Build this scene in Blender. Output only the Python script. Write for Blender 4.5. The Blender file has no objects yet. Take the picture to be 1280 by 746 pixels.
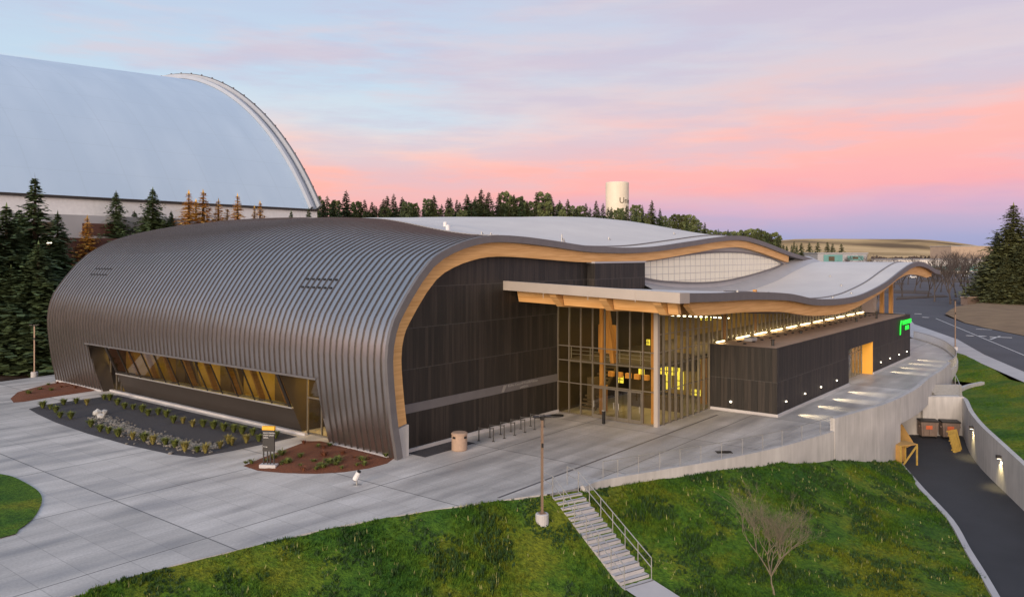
import bpy, bmesh, math, random
import numpy as np
from mathutils import Vector, Matrix, noise
from mathutils.geometry import delaunay_2d_cdt
random.seed(7)
sc = bpy.context.scene
C = sc.collection
PI = math.pi
R = math.radians
# ------------------------------------------------------------------ helpers
FOC, HY, HC = 992.0, 318.0, 12.5
def gp(px, py, z=0.0):
    Y = (HC - z) * FOC / (py - HY)
    return Vector(((px - 640) / FOC * Y, Y, z))
def ray(px, py, Y):
    return Vector(((px - 640) / FOC * Y, Y, HC - (py - HY) / FOC * Y))
def smooth(a, b, x):
    t = min(1, max(0, (x - a) / (b - a)))
    return t * t * (3 - 2 * t)
def curve(pts):
    xs = [p[0] for p in pts]; ys = [p[1] for p in pts]
    n = len(xs)
    m = []
    for i in range(n):
        if i == 0: m.append((ys[1] - ys[0]) / (xs[1] - xs[0]))
        elif i == n - 1: m.append((ys[-1] - ys[-2]) / (xs[-1] - xs[-2]))
        else: m.append((ys[i + 1] - ys[i - 1]) / (xs[i + 1] - xs[i - 1]))
    def f(x):
        if x <= xs[0]: return ys[0] + m[0] * (x - xs[0])
        if x >= xs[-1]: return ys[-1] + m[-1] * (x - xs[-1])
        i = 0
        while x > xs[i + 1]: i += 1
        h = xs[i + 1] - xs[i]; t = (x - xs[i]) / h
        return ((2*t**3 - 3*t*t + 1) * ys[i] + (t**3 - 2*t*t + t) * h * m[i]
                + (-2*t**3 + 3*t*t) * ys[i + 1] + (t**3 - t*t) * h * m[i + 1])
    return f
def spline2(pts, n):
    """catmull rom through 2-D / 3-D points"""
    P = [Vector(p) for p in pts]
    out = []
    for i in range(len(P) - 1):
        p0 = P[max(i - 1, 0)]; p1 = P[i]; p2 = P[i + 1]; p3 = P[min(i + 2, len(P) - 1)]
        for k in range(n):
            t = k / n
            out.append(0.5 * ((2 * p1) + (p2 - p0) * t + (2*p0 - 5*p1 + 4*p2 - p3) * t*t + (3*p1 - p0 - 3*p2 + p3) * t**3))
    out.append(P[-1])
    return out

class MB:
    def __init__(s): s.v = []; s.f = []; s.m = []
    def quad(s, *pts, m=0):
        n = len(s.v); s.v += [tuple(p) for p in pts]; s.f.append(tuple(range(n, n + len(pts)))); s.m.append(m)
    def box(s, x0, x1, y0, y1, z0, z1, m=0, M=None):
        n = len(s.v)
        for x, y, z in ((x0,y0,z0),(x1,y0,z0),(x1,y1,z0),(x0,y1,z0),(x0,y0,z1),(x1,y0,z1),(x1,y1,z1),(x0,y1,z1)):
            p = Vector((x, y, z))
            if M is not None: p = M @ p
            s.v.append(tuple(p))
        for q in ((3,2,1,0),(4,5,6,7),(0,1,5,4),(1,2,6,5),(2,3,7,6),(3,0,4,7)):
            s.f.append(tuple(n + i for i in q)); s.m.append(m)
    def bar(s, a, b, w, d=None, m=0, up=(0, 0, 1)):
        """rectangular bar a->b, w wide (horizontal), d deep"""
        a = Vector(a); b = Vector(b); d = d or w
        t = (b - a).normalized(); u = Vector(up)
        if abs(t.dot(u)) > 0.98: u = Vector((1, 0, 0))
        x = t.cross(u).normalized() * (w / 2); y = x.cross(t).normalized() * (d / 2)
        n = len(s.v)
        for c in (a, b):
            for sx, sy in ((-1,-1),(1,-1),(1,1),(-1,1)): s.v.append(tuple(c + x*sx + y*sy))
        for q in ((3,2,1,0),(4,5,6,7),(0,1,5,4),(1,2,6,5),(2,3,7,6),(3,0,4,7)):
            s.f.append(tuple(n + i for i in q)); s.m.append(m)
    def tube(s, a, b, r0, r1=None, n=8, m=0, cap=True):
        a = Vector(a); b = Vector(b); r1 = r0 if r1 is None else r1
        t = (b - a).normalized(); u = Vector((0, 0, 1)) if abs(t.z) < .95 else Vector((1, 0, 0))
        x = t.cross(u).normalized(); y = t.cross(x)
        k = len(s.v)
        for c, r in ((a, r0), (b, r1)):
            for i in range(n):
                q = 2 * PI * i / n
                s.v.append(tuple(c + x * (r * math.cos(q)) + y * (r * math.sin(q))))
        for i in range(n):
            j = (i + 1) % n
            s.f.append((k + i, k + n + i, k + n + j, k + j)); s.m.append(m)
        if cap:
            s.f.append(tuple(k + i for i in range(n))); s.m.append(m)
            s.f.append(tuple(k + n + i for i in reversed(range(n)))); s.m.append(m)
    def lathe(s, prof, n=20, c=(0, 0, 0), m=0):
        k = len(s.v); c = Vector(c)
        for r, z in prof:
            for i in range(n):
                q = 2 * PI * i / n
                s.v.append((c.x + r * math.cos(q), c.y + r * math.sin(q), c.z + z))
        for a in range(len(prof) - 1):
            for i in range(n):
                j = (i + 1) % n
                s.f.append((k + a*n + i, k + a*n + j, k + (a+1)*n + j, k + (a+1)*n + i)); s.m.append(m)
    def prism(s, pts, z0, z1, m=0):
        """polygon in x,y extruded z"""
        n = len(pts); k = len(s.v)
        for z in (z0, z1):
            for p in pts: s.v.append((p[0], p[1], z))
        s.f.append(tuple(k + i for i in reversed(range(n)))); s.m.append(m)
        s.f.append(tuple(k + n + i for i in range(n))); s.m.append(m)
        for i in range(n):
            j = (i + 1) % n
            s.f.append((k + i, k + j, k + n + j, k + n + i)); s.m.append(m)
    def grid(s, rows, m=0, flip=False):
        k = len(s.v); w = len(rows[0])
        for r in rows:
            for p in r: s.v.append(tuple(p))
        for i in range(len(rows) - 1):
            for j in range(w - 1):
                q = (k + i*w + j, k + i*w + j + 1, k + (i+1)*w + j + 1, k + (i+1)*w + j)
                s.f.append(q[::-1] if flip else q); s.m.append(m)
    def build(s, name, mats, parent=None, smooth_=False, loc=None, fix=False):
        me = bpy.data.meshes.new(name)
        me.from_pydata(s.v, [], s.f)
        if not isinstance(mats, (list, tuple)): mats = [mats]
        for mt in mats: me.materials.append(mt)
        me.polygons.foreach_set('material_index', s.m)
        if smooth_: me.polygons.foreach_set('use_smooth', [True] * len(s.f))
        if fix:
            bm = bmesh.new(); bm.from_mesh(me)
            bmesh.ops.remove_doubles(bm, verts=bm.verts, dist=1e-4)
            bmesh.ops.recalc_face_normals(bm, faces=bm.faces); bm.to_mesh(me); bm.free()
        me.update()
        o = bpy.data.objects.new(name, me); C.objects.link(o)
        if parent: o.parent = parent
        if loc is not None: o.location = loc
        return o
def tag(o, label=None, cat=None, group=None, kind=None):
    if label: o['label'] = label
    if cat: o['category'] = cat
    if group: o['group'] = group
    if kind: o['kind'] = kind
    return o
def empty(name, loc=(0, 0, 0), rz=0, label=None, cat=None, group=None):
    o = bpy.data.objects.new(name, None); C.objects.link(o)
    o.empty_display_size = .3
    o.location = loc; o.rotation_euler = (0, 0, rz)
    return tag(o, label, cat, group)
def dup(root, loc=None, rz=None, label=None, scale=None):
    def cp(o, par):
        c = o.copy(); C.objects.link(c); c.parent = par
        for ch in o.children: cp(ch, c)
        return c
    r = cp(root, None)
    if loc is not None: r.location = loc
    if rz is not None: r.rotation_euler = (0, 0, rz)
    if label: r['label'] = label
    if scale is not None: r.scale = (scale,) * 3 if not isinstance(scale, (tuple, list)) else scale
    return r
def text_mesh(body, size, depth=.02, align='LEFT'):
    cu = bpy.data.curves.new('lettering', 'FONT'); cu.body = body; cu.size = size; cu.extrude = depth; cu.align_x = align
    cu.resolution_u = 3
    o = bpy.data.objects.new('lettering', cu); C.objects.link(o)
    dg = bpy.context.evaluated_depsgraph_get()
    me = bpy.data.meshes.new_from_object(o.evaluated_get(dg))
    bpy.data.objects.remove(o)
    return me
# ------------------------------------------------------------------ materials
def new_mat(name):
    m = bpy.data.materials.new(name); m.use_nodes = True
    nt = m.node_tree; b = nt.nodes['Principled BSDF']
    return m, nt, b
def N(nt, t, **kw):
    n = nt.nodes.new(t)
    for k, v in kw.items():
        if k in n.inputs: n.inputs[k].default_value = v
        else: setattr(n, k, v)
    return n
def ramp(nt, stops, interp='LINEAR'):
    r = nt.nodes.new('ShaderNodeValToRGB'); r.color_ramp.interpolation = interp
    e = r.color_ramp.elements
    while len(e) > 1: e.remove(e[-1])
    for i, (p, c) in enumerate(stops):
        x = e[0] if i == 0 else e.new(p)
        x.position = p; x.color = (*c, 1) if len(c) == 3 else c
    return r
def mat(name, c1, c2=None, scale=4, rough=.7, metal=0, bump=0, bscale=None, stretch=(1, 1, 1), detail=6, spec=.5, contrast=.25):
    m, nt, b = new_mat(name); L = nt.links
    b.inputs['Roughness'].default_value = rough; b.inputs['Metallic'].default_value = metal
    b.inputs['Specular IOR Level'].default_value = spec
    c2 = c2 or tuple(x * .75 for x in c1)
    tc = N(nt, 'ShaderNodeTexCoord'); mp = N(nt, 'ShaderNodeMapping'); mp.inputs['Scale'].default_value = stretch
    L.new(tc.outputs['Object'], mp.inputs['Vector'])
    no = N(nt, 'ShaderNodeTexNoise'); no.inputs['Scale'].default_value = scale; no.inputs['Detail'].default_value = detail
    L.new(mp.outputs[0], no.inputs['Vector'])
    r = ramp(nt, [(.5 - contrast, c2), (.5 + contrast, c1)]); L.new(no.outputs[0], r.inputs[0])
    L.new(r.outputs[0], b.inputs['Base Color'])
    if bump:
        n2 = N(nt, 'ShaderNodeTexNoise'); n2.inputs['Scale'].default_value = bscale or scale * 4; n2.inputs['Detail'].default_value = 5
        L.new(mp.outputs[0], n2.inputs['Vector'])
        bp = N(nt, 'ShaderNodeBump'); bp.inputs['Strength'].default_value = bump; bp.inputs['Distance'].default_value = .05
        L.new(n2.outputs[0], bp.inputs['Height']); L.new(bp.outputs[0], b.inputs['Normal'])
    return m
def emit(name, col, st):
    m, nt, b = new_mat(name)
    b.inputs['Base Color'].default_value = (*[min(1, c * .8) for c in col], 1)
    b.inputs['Emission Color'].default_value = (*col, 1); b.inputs['Emission Strength'].default_value = st
    return m
def glass(name, tint, gl=.12, rough=.03):
    m = bpy.data.materials.new(name); m.use_nodes = True; nt = m.node_tree; nt.nodes.clear(); L = nt.links
    out = N(nt, 'ShaderNodeOutputMaterial'); mx = N(nt, 'ShaderNodeMixShader')
    tr = N(nt, 'ShaderNodeBsdfTransparent'); tr.inputs[0].default_value = (*tint, 1)
    g = N(nt, 'ShaderNodeBsdfGlossy'); g.inputs['Roughness'].default_value = rough; g.inputs[0].default_value = (.9, .92, .95, 1)
    fr = N(nt, 'ShaderNodeLayerWeight'); fr.inputs['Blend'].default_value = .5
    pw = N(nt, 'ShaderNodeMath', operation='POWER'); pw.inputs[1].default_value = 4.5; L.new(fr.outputs['Facing'], pw.inputs[0])
    ad = N(nt, 'ShaderNodeMath', operation='ADD'); ad.inputs[1].default_value = gl + .03; ad.use_clamp = True
    L.new(pw.outputs[0], ad.inputs[0]); L.new(ad.outputs[0], mx.inputs[0])
    L.new(tr.outputs[0], mx.inputs[1]); L.new(g.outputs[0], mx.inputs[2]); L.new(mx.outputs[0], out.inputs[0])
    return m
M = {}
M['shell'] = mat('bronze_metal', (.52, .49, .475), (.455, .43, .418), scale=.6, rough=.36, metal=1.0, detail=3)
M['seam'] = mat('shaded_seam_metal', (.20, .18, .17), rough=.45, metal=.9)  # seams darker than the panels: their shadow is put into the colour
M['fascia'] = mat('grey_metal', (.17, .165, .17), (.14, .135, .14), scale=1.5, rough=.45, metal=.3)
M['dark_metal'] = mat('dark_metal', (.045, .04, .038), rough=.45, metal=.4)
M['panel'] = mat('bay_panel', (.060, .050, .043), (.050, .042, .036), scale=1, rough=.5, metal=.3)
M['black'] = mat('black_paint', (.012, .012, .013), rough=.5)
M['alu'] = mat('mullion_metal', (.25, .22, .175), (.20, .18, .145), scale=3, rough=.4, metal=.6)
M['canopy'] = mat('canopy_trim', (.50, .45, .40), (.44, .40, .36), scale=.8, rough=.42, metal=.3)
M['membrane'] = mat('roof_membrane', (.62, .60, .58), (.54, .52, .51), scale=.25, rough=.75, bump=.1, bscale=3)
M['flash'] = mat('roof_flashing', (.42, .42, .44), (.37, .37, .39), scale=.6, rough=.5, metal=.2)
M['white'] = mat('white_paint', (.72, .72, .72), (.62, .62, .62), scale=2, rough=.5)
M['galv'] = mat('galvanised', (.42, .42, .41), (.33, .33, .32), scale=5, rough=.45, metal=.5)
M['tanroof'] = mat('annex_membrane', (.44, .32, .235), (.36, .26, .19), scale=.5, rough=.85)
M['mulch'] = mat('mulch', (.22, .070, .026), (.08, .026, .013), scale=14, rough=.95, bump=1, bscale=30)
M['dirt'] = mat('dirt', (.085, .058, .040), (.045, .03, .022), scale=.5, rough=.95, bump=.6, bscale=6)
M['gravel'] = mat('dark_gravel', (.075, .073, .082), (.03, .029, .033), scale=16, rough=.9, bump=1, bscale=34)
M['rock'] = mat('river_rock', (.25, .235, .205), (.09, .083, .075), scale=1.6, rough=.85)
M['asphalt'] = mat('asphalt', (.040, .041, .047), (.026, .027, .031), scale=.35, rough=.85, bump=.3, bscale=40)
M['street'] = mat('street_asphalt', (.075, .077, .09), (.055, .056, .066), scale=.12, rough=.85, bump=.3, bscale=20)
M['lot'] = mat('lot_asphalt', (.085, .083, .095), (.06, .058, .066), scale=.05, rough=.9)
M['walkc'] = mat('sidewalk_concrete', (.50, .49, .49), (.40, .39, .40), scale=.5, rough=.85, bump=.2)
M['drygrass'] = mat('dry_grass', (.25, .165, .085), (.16, .10, .052), scale=.3, rough=.95, bump=.6, bscale=5)
M['hill'] = mat('tan_hill', (.55, .40, .22), (.35, .25, .14), scale=.012, rough=.95, detail=10)
M['paint'] = mat('road_paint', (.7, .7, .68), (.5, .5, .5), scale=4, rough=.7)
M['brick'] = mat('red_brick', (.10, .045, .035), (.07, .032, .026), scale=1.5, rough=.9)
M['tan'] = mat('tan_wall', (.42, .33, .25), (.36, .28, .22), scale=.2, rough=.9)
M['teal'] = mat('teal_panel', (.13, .32, .31), (.10, .25, .25), scale=.2, rough=.6)
M['greyb'] = mat('grey_wall', (.36, .37, .40), (.30, .31, .33), scale=.2, rough=.8)
M['rimm'] = mat('rim_metal', (.40, .44, .50), (.35, .39, .45), scale=.3)
M['dome'] = mat('dome_membrane', (.66, .76, .88), (.60, .70, .82), scale=.035, rough=.75, detail=8)
M['tankm'] = mat('tank_paint', (.74, .68, .56), (.66, .60, .49), scale=.2, rough=.6)
M['bark'] = mat('bark', (.09, .062, .045), (.045, .032, .025), scale=6, rough=.95, stretch=(1, 1, .2), bump=.5)
M['barebark'] = mat('pale_bark', (.21, .185, .125), (.12, .10, .07), scale=6, rough=.9)
M['fir'] = mat('fir_needles', (.125, .185, .065), (.05, .085, .034), scale=.9, rough=.8, contrast=.2)
M['pine'] = mat('pine_needles', (.16, .19, .065), (.07, .095, .036), scale=.5, rough=.8, contrast=.2)
M['rightfir'] = mat('spruce_needles', (.21, .22, .075), (.085, .10, .04), scale=.6, rough=.8, contrast=.2)
M['larch'] = mat('larch_needles', (.88, .58, .12), (.60, .34, .07), scale=.9, rough=.8, contrast=.2)
M['shrub'] = mat('shrub_leaf', (.16, .19, .03), (.07, .09, .02), scale=5, rough=.8)
M['straw'] = mat('straw_leaf', (.32, .26, .06), (.16, .15, .04), scale=5, rough=.8)
M['redleaf'] = mat('red_leaf', (.22, .06, .03), (.10, .05, .02), scale=5, rough=.8)
M['scrub'] = mat('brown_scrub', (.075, .052, .042), (.04, .03, .026), scale=.2, rough=.9)
M['plywood'] = mat('plywood', (.50, .30, .09), (.38, .22, .065), scale=3, rough=.8, stretch=(1, 6, 1))
M['pallet'] = mat('pallet_wood', (.52, .36, .08), (.36, .23, .05), scale=4, rough=.8)
M['bin'] = mat('tan_bin', (.42, .30, .22), (.34, .245, .18), scale=6, rough=.85, bump=.3)
M['dump'] = mat('dumpster_paint', (.20, .15, .12), (.14, .10, .085), scale=3, rough=.6)
M['orange'] = mat('orange_paint', (.55, .12, .04), rough=.6)
M['yellow'] = mat('gold_paint', (.80, .42, .02), (.7, .36, .02), rough=.5)
M['greenp'] = mat('green_cabinet', (.06, .16, .08), rough=.6)
M['carp'] = mat('silver_car_paint', (.35, .36, .38), rough=.3, metal=.5)
M['poly'] = mat('polycarbonate', (.80, .77, .66), (.74, .71, .60), scale=.3, rough=.4)
M['blindy'] = mat('interior_paint', (.46, .34, .09), (.30, .22, .06), scale=.4, rough=.7)
M['intwall'] = mat('interior_wall', (.055, .038, .014), (.025, .018, .008), scale=.5)
M['intdark'] = mat('interior_dark', (.10, .075, .045), rough=.8)
M['conc_int'] = mat('interior_concrete', (.13, .11, .085), rough=.8)
M['g_lobby'] = glass('lobby_glass', (.80, .77, .62), .0)
M['g_bay'] = glass('bay_glass', (.70, .66, .52), .05)
M['g_dark'] = glass('door_glass', (.72, .72, .68), .08)
M['e_strip'] = emit('strip_lamp', (1, .80, .42), 6)
M['e_int'] = emit('interior_lamp', (1, .92, .70), 10)
M['e_yel'] = emit('lit_shelf', (.85, .72, .08), 1.3)
M['e_amber'] = emit('amber_reveal_glow', (.75, .36, .04), .30)  # door reveal, not a lamp: the amber light on it is painted as emission
M['e_green'] = emit('sign_green', (.015, .9, .05), 1.0)
M['e_spot'] = emit('bollard_lamp', (1, .9, .68), 6)
M['e_pole'] = emit('pole_uplight', (.8, .7, .1), 1.0)
M['letter'] = mat('pale_lettering', (.26, .25, .24), (.22, .21, .2), rough=.5)
M['sign_white'] = mat('white_lettering', (.8, .8, .78), rough=.5)

def wood(name, c1, c2, sc_=1.0, ax=(0.4, 0.4, 9)):
    m, nt, b = new_mat(name); L = nt.links
    tc = N(nt, 'ShaderNodeTexCoord'); mp = N(nt, 'ShaderNodeMapping'); mp.inputs['Scale'].default_value = ax
    L.new(tc.outputs['Object'], mp.inputs[0])
    no = N(nt, 'ShaderNodeTexNoise'); no.inputs['Scale'].default_value = sc_; no.inputs['Detail'].default_value = 8; no.inputs['Distortion'].default_value = .4
    L.new(mp.outputs[0], no.inputs['Vector'])
    r = ramp(nt, [(.35, c2), (.62, c1)]); L.new(no.outputs[0], r.inputs[0]); L.new(r.outputs[0], b.inputs['Base Color'])
    b.inputs['Roughness'].default_value = .55
    return m
M['glulam'] = wood('glulam', (.70, .41, .165), (.56, .30, .10))
M['glulam_v'] = wood('glulam_post', (.60, .31, .09), (.44, .21, .06), ax=(6, 6, .5))
M['shaded_wood'] = wood('shaded_post', (.30, .17, .05), (.2, .11, .035))  # darker copy of the glulam, shade put into its colour
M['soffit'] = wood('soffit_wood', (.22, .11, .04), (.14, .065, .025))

def charred():
    m, nt, b = new_mat('charred_boards'); L = nt.links
    tc = N(nt, 'ShaderNodeTexCoord'); sp = N(nt, 'ShaderNodeSeparateXYZ'); L.new(tc.outputs['Object'], sp.inputs[0])
    ad = N(nt, 'ShaderNodeMath', operation='ADD'); L.new(sp.outputs[0], ad.inputs[0]); L.new(sp.outputs[1], ad.inputs[1])
    dv = N(nt, 'ShaderNodeMath', operation='MULTIPLY'); dv.inputs[1].default_value = 1 / .28; L.new(ad.outputs[0], dv.inputs[0])
    fl = N(nt, 'ShaderNodeMath', operation='FLOOR'); L.new(dv.outputs[0], fl.inputs[0])
    fr = N(nt, 'ShaderNodeMath', operation='FRACT'); L.new(dv.outputs[0], fr.inputs[0])
    zf = N(nt, 'ShaderNodeMath', operation='MULTIPLY'); zf.inputs[1].default_value = 1 / 2.6; L.new(sp.outputs[2], zf.inputs[0])
    zfl = N(nt, 'ShaderNodeMath', operation='FLOOR'); L.new(zf.outputs[0], zfl.inputs[0])
    cb = N(nt, 'ShaderNodeCombineXYZ'); L.new(fl.outputs[0], cb.inputs[0]); L.new(zfl.outputs[0], cb.inputs[1])
    wn = N(nt, 'ShaderNodeTexWhiteNoise', noise_dimensions='2D'); L.new(cb.outputs[0], wn.inputs['Vector'])
    mp = N(nt, 'ShaderNodeMapping'); mp.inputs['Scale'].default_value = (3.5, 3.5, .22); L.new(tc.outputs['Object'], mp.inputs[0])
    no = N(nt, 'ShaderNodeTexNoise'); no.inputs['Scale'].default_value = 1.6; no.inputs['Detail'].default_value = 8; L.new(mp.outputs[0], no.inputs['Vector'])
    mx = N(nt, 'ShaderNodeMath', operation='MULTIPLY_ADD'); mx.inputs[1].default_value = .55; L.new(wn.outputs[0], mx.inputs[0]); L.new(no.outputs[0], mx.inputs[2])
    r = ramp(nt, [(.3, (.005, .0045, .004)), (.75, (.0145, .0115, .0092)), (1.0, (.029, .0225, .018))]); L.new(mx.outputs[0], r.inputs[0])
    # horizontal joint lines between board courses and grooves between boards
    zfr = N(nt, 'ShaderNodeMath', operation='FRACT'); L.new(zf.outputs[0], zfr.inputs[0])
    gz = N(nt, 'ShaderNodeMath', operation='LESS_THAN'); gz.inputs[1].default_value = .018; L.new(zfr.outputs[0], gz.inputs[0])
    gx = N(nt, 'ShaderNodeMath', operation='GREATER_THAN'); gx.inputs[1].default_value = .93; L.new(fr.outputs[0], gx.inputs[0])
    m1 = N(nt, 'ShaderNodeMix', data_type='RGBA'); L.new(gz.outputs[0], m1.inputs[0]); L.new(r.outputs[0], m1.inputs[6]); m1.inputs[7].default_value = (.05, .045, .042, 1)
    m2 = N(nt, 'ShaderNodeMix', data_type='RGBA'); L.new(gx.outputs[0], m2.inputs[0]); L.new(m1.outputs[2], m2.inputs[6]); m2.inputs[7].default_value = (.005, .004, .004, 1)
    L.new(m2.outputs[2], b.inputs['Base Color']); b.inputs['Roughness'].default_value = .6
    bp = N(nt, 'ShaderNodeBump'); bp.inputs['Strength'].default_value = .6; bp.inputs['Distance'].default_value = .03
    L.new(mx.outputs[0], bp.inputs['Height']); L.new(bp.outputs[0], b.inputs['Normal'])
    return m
M['charred'] = charred()

def plaza_mat():
    m, nt, b = new_mat('plaza_concrete'); L = nt.links
    tc = N(nt, 'ShaderNodeTexCoord'); mp = N(nt, 'ShaderNodeMapping'); mp.inputs['Rotation'].default_value = (0, 0, R(-51.6 + 0))
    mp.inputs['Location'].default_value = (1.3, 2.1, 0)
    L.new(tc.outputs['Object'], mp.inputs[0])
    def brick(w, h, mort, c1, c2, cm):
        br = N(nt, 'ShaderNodeTexBrick'); br.offset = 0.0; br.squash = 1
        br.inputs['Scale'].default_value = 1; br.inputs['Brick Width'].default_value = w; br.inputs['Row Height'].default_value = h
        br.inputs['Mortar Size'].default_value = mort; br.inputs['Mortar Smooth'].default_value = .3
        br.inputs['Color1'].default_value = (*c1, 1); br.inputs['Color2'].default_value = (*c2, 1); br.inputs['Mortar'].default_value = (*cm, 1)
        L.new(mp.outputs[0], br.inputs['Vector']); return br
    b1 = brick(10.2, 8.6, .045, (.44, .425, .40), (.57, .55, .52), (.20, .195, .185))
    b2 = brick(1.7, 2.15, .02, (.93, .93, .93), (1.06, 1.06, 1.06), (.74, .74, .74))
    mu = N(nt, 'ShaderNodeMix', data_type='RGBA', blend_type='MULTIPLY'); mu.inputs[0].default_value = 1
    L.new(b1.outputs[0], mu.inputs[6]); L.new(b2.outputs[0], mu.inputs[7])
    mp2 = N(nt, 'ShaderNodeMapping'); mp2.inputs['Scale'].default_value = (.10, .45, 1); mp2.inputs['Rotation'].default_value = (0, 0, R(10)); L.new(mp.outputs[0], mp2.inputs[0])
    no = N(nt, 'ShaderNodeTexNoise'); no.inputs['Scale'].default_value = 1.6; no.inputs['Detail'].default_value = 6; L.new(mp2.outputs[0], no.inputs['Vector'])
    r = ramp(nt, [(.3, (.66, .66, .68)), (.5, (.95, .94, .93)), (.7, (1.18, 1.17, 1.17))]); L.new(no.outputs[0], r.inputs[0])
    m2 = N(nt, 'ShaderNodeMix', data_type='RGBA', blend_type='MULTIPLY'); m2.inputs[0].default_value = 1
    L.new(mu.outputs[2], m2.inputs[6]); L.new(r.outputs[0], m2.inputs[7])
    n3 = N(nt, 'ShaderNodeTexNoise'); n3.inputs['Scale'].default_value = 9; n3.inputs['Detail'].default_value = 9; L.new(mp.outputs[0], n3.inputs['Vector'])
    r3 = ramp(nt, [(.3, (.88, .88, .88)), (.7, (1.08, 1.08, 1.08))]); L.new(n3.outputs[0], r3.inputs[0])
    m3 = N(nt, 'ShaderNodeMix', data_type='RGBA', blend_type='MULTIPLY'); m3.inputs[0].default_value = 1
    L.new(m2.outputs[2], m3.inputs[6]); L.new(r3.outputs[0], m3.inputs[7])
    L.new(m3.outputs[2], b.inputs['Base Color'])
    rr = ramp(nt, [(.35, (.42,) * 3), (.65, (.68,) * 3)]); L.new(no.outputs[0], rr.inputs[0]); L.new(rr.outputs[0], b.inputs['Roughness'])
    bp = N(nt, 'ShaderNodeBump'); bp.inputs['Strength'].default_value = .15; bp.inputs['Distance'].default_value = .02
    L.new(n3.outputs[0], bp.inputs['Height']); L.new(bp.outputs[0], b.inputs['Normal'])
    return m
M['plaza'] = plaza_mat()

def boardform():
    m, nt, b = new_mat('board_formed_concrete'); L = nt.links
    tc = N(nt, 'ShaderNodeTexCoord')
    mp = N(nt, 'ShaderNodeMapping'); mp.inputs['Scale'].default_value = (2.2, 2.2, .25); L.new(tc.outputs['Object'], mp.inputs[0])
    no = N(nt, 'ShaderNodeTexNoise'); no.inputs['Scale'].default_value = 1.4; no.inputs['Detail'].default_value = 8; L.new(mp.outputs[0], no.inputs['Vector'])
    n2 = N(nt, 'ShaderNodeTexNoise'); n2.inputs['Scale'].default_value = .5; n2.inputs['Detail'].default_value = 6; L.new(tc.outputs['Object'], n2.inputs['Vector'])
    ad = N(nt, 'ShaderNodeMath', operation='ADD'); L.new(no.outputs[0], ad.inputs[0]); L.new(n2.outputs[0], ad.inputs[1])
    ha = N(nt, 'ShaderNodeMath', operation='MULTIPLY'); ha.inputs[1].default_value = .5; L.new(ad.outputs[0], ha.inputs[0])
    r = ramp(nt, [(.34, (.36, .355, .345)), (.5, (.44, .43, .42)), (.66, (.52, .51, .495))]); L.new(ha.outputs[0], r.inputs[0])
    L.new(r.outputs[0], b.inputs['Base Color']); b.inputs['Roughness'].default_value = .85
    bp = N(nt, 'ShaderNodeBump'); bp.inputs['Strength'].default_value = .5; bp.inputs['Distance'].default_value = .04
    L.new(no.outputs[0], bp.inputs['Height']); L.new(bp.outputs[0], b.inputs['Normal'])
    return m
M['conc'] = boardform()

def grass_mat(name, blades=False):
    m, nt, b = new_mat(name); L = nt.links
    tc = N(nt, 'ShaderNodeTexCoord')
    n1 = N(nt, 'ShaderNodeTexNoise'); n1.inputs['Scale'].default_value = .20; n1.inputs['Detail'].default_value = 9; n1.inputs['Roughness'].default_value = .68
    L.new(tc.outputs['Object'], n1.inputs['Vector'])
    n2 = N(nt, 'ShaderNodeTexNoise'); n2.inputs['Scale'].default_value = 4.5; n2.inputs['Detail'].default_value = 10; n2.inputs['Roughness'].default_value = .7
    L.new(tc.outputs['Object'], n2.inputs['Vector'])
    r1 = ramp(nt, [(.36, (.032, .100, .012)), (.485, (.075, .155, .013)), (.60, (.150, .180, .014))]); L.new(n1.outputs[0], r1.inputs[0])
    r2 = ramp(nt, [(.32, (.35, .42, .42)), (.5, (.9, .9, .9)), (.7, (1.5, 1.4, 1.2))]); L.new(n2.outputs[0], r2.inputs[0])
    mu = N(nt, 'ShaderNodeMix', data_type='RGBA', blend_type='MULTIPLY'); mu.inputs[0].default_value = 1
    L.new(r1.outputs[0], mu.inputs[6]); L.new(r2.outputs[0], mu.inputs[7])
    L.new(mu.outputs[2], b.inputs['Base Color']); b.inputs['Roughness'].default_value = .9; b.inputs['Specular IOR Level'].default_value = .2
    if not blades:
        bp = N(nt, 'ShaderNodeBump'); bp.inputs['Strength'].default_value = .9; bp.inputs['Distance'].default_value = .15
        n3 = N(nt, 'ShaderNodeTexNoise'); n3.inputs['Scale'].default_value = 9; n3.inputs['Detail'].default_value = 6; L.new(tc.outputs['Object'], n3.inputs['Vector'])
        L.new(n3.outputs[0], bp.inputs['Height']); L.new(bp.outputs[0], b.inputs['Normal'])
    return m
M['grass'] = grass_mat('lawn_grass'); M['blades'] = grass_mat('grass_blades', True)

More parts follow.
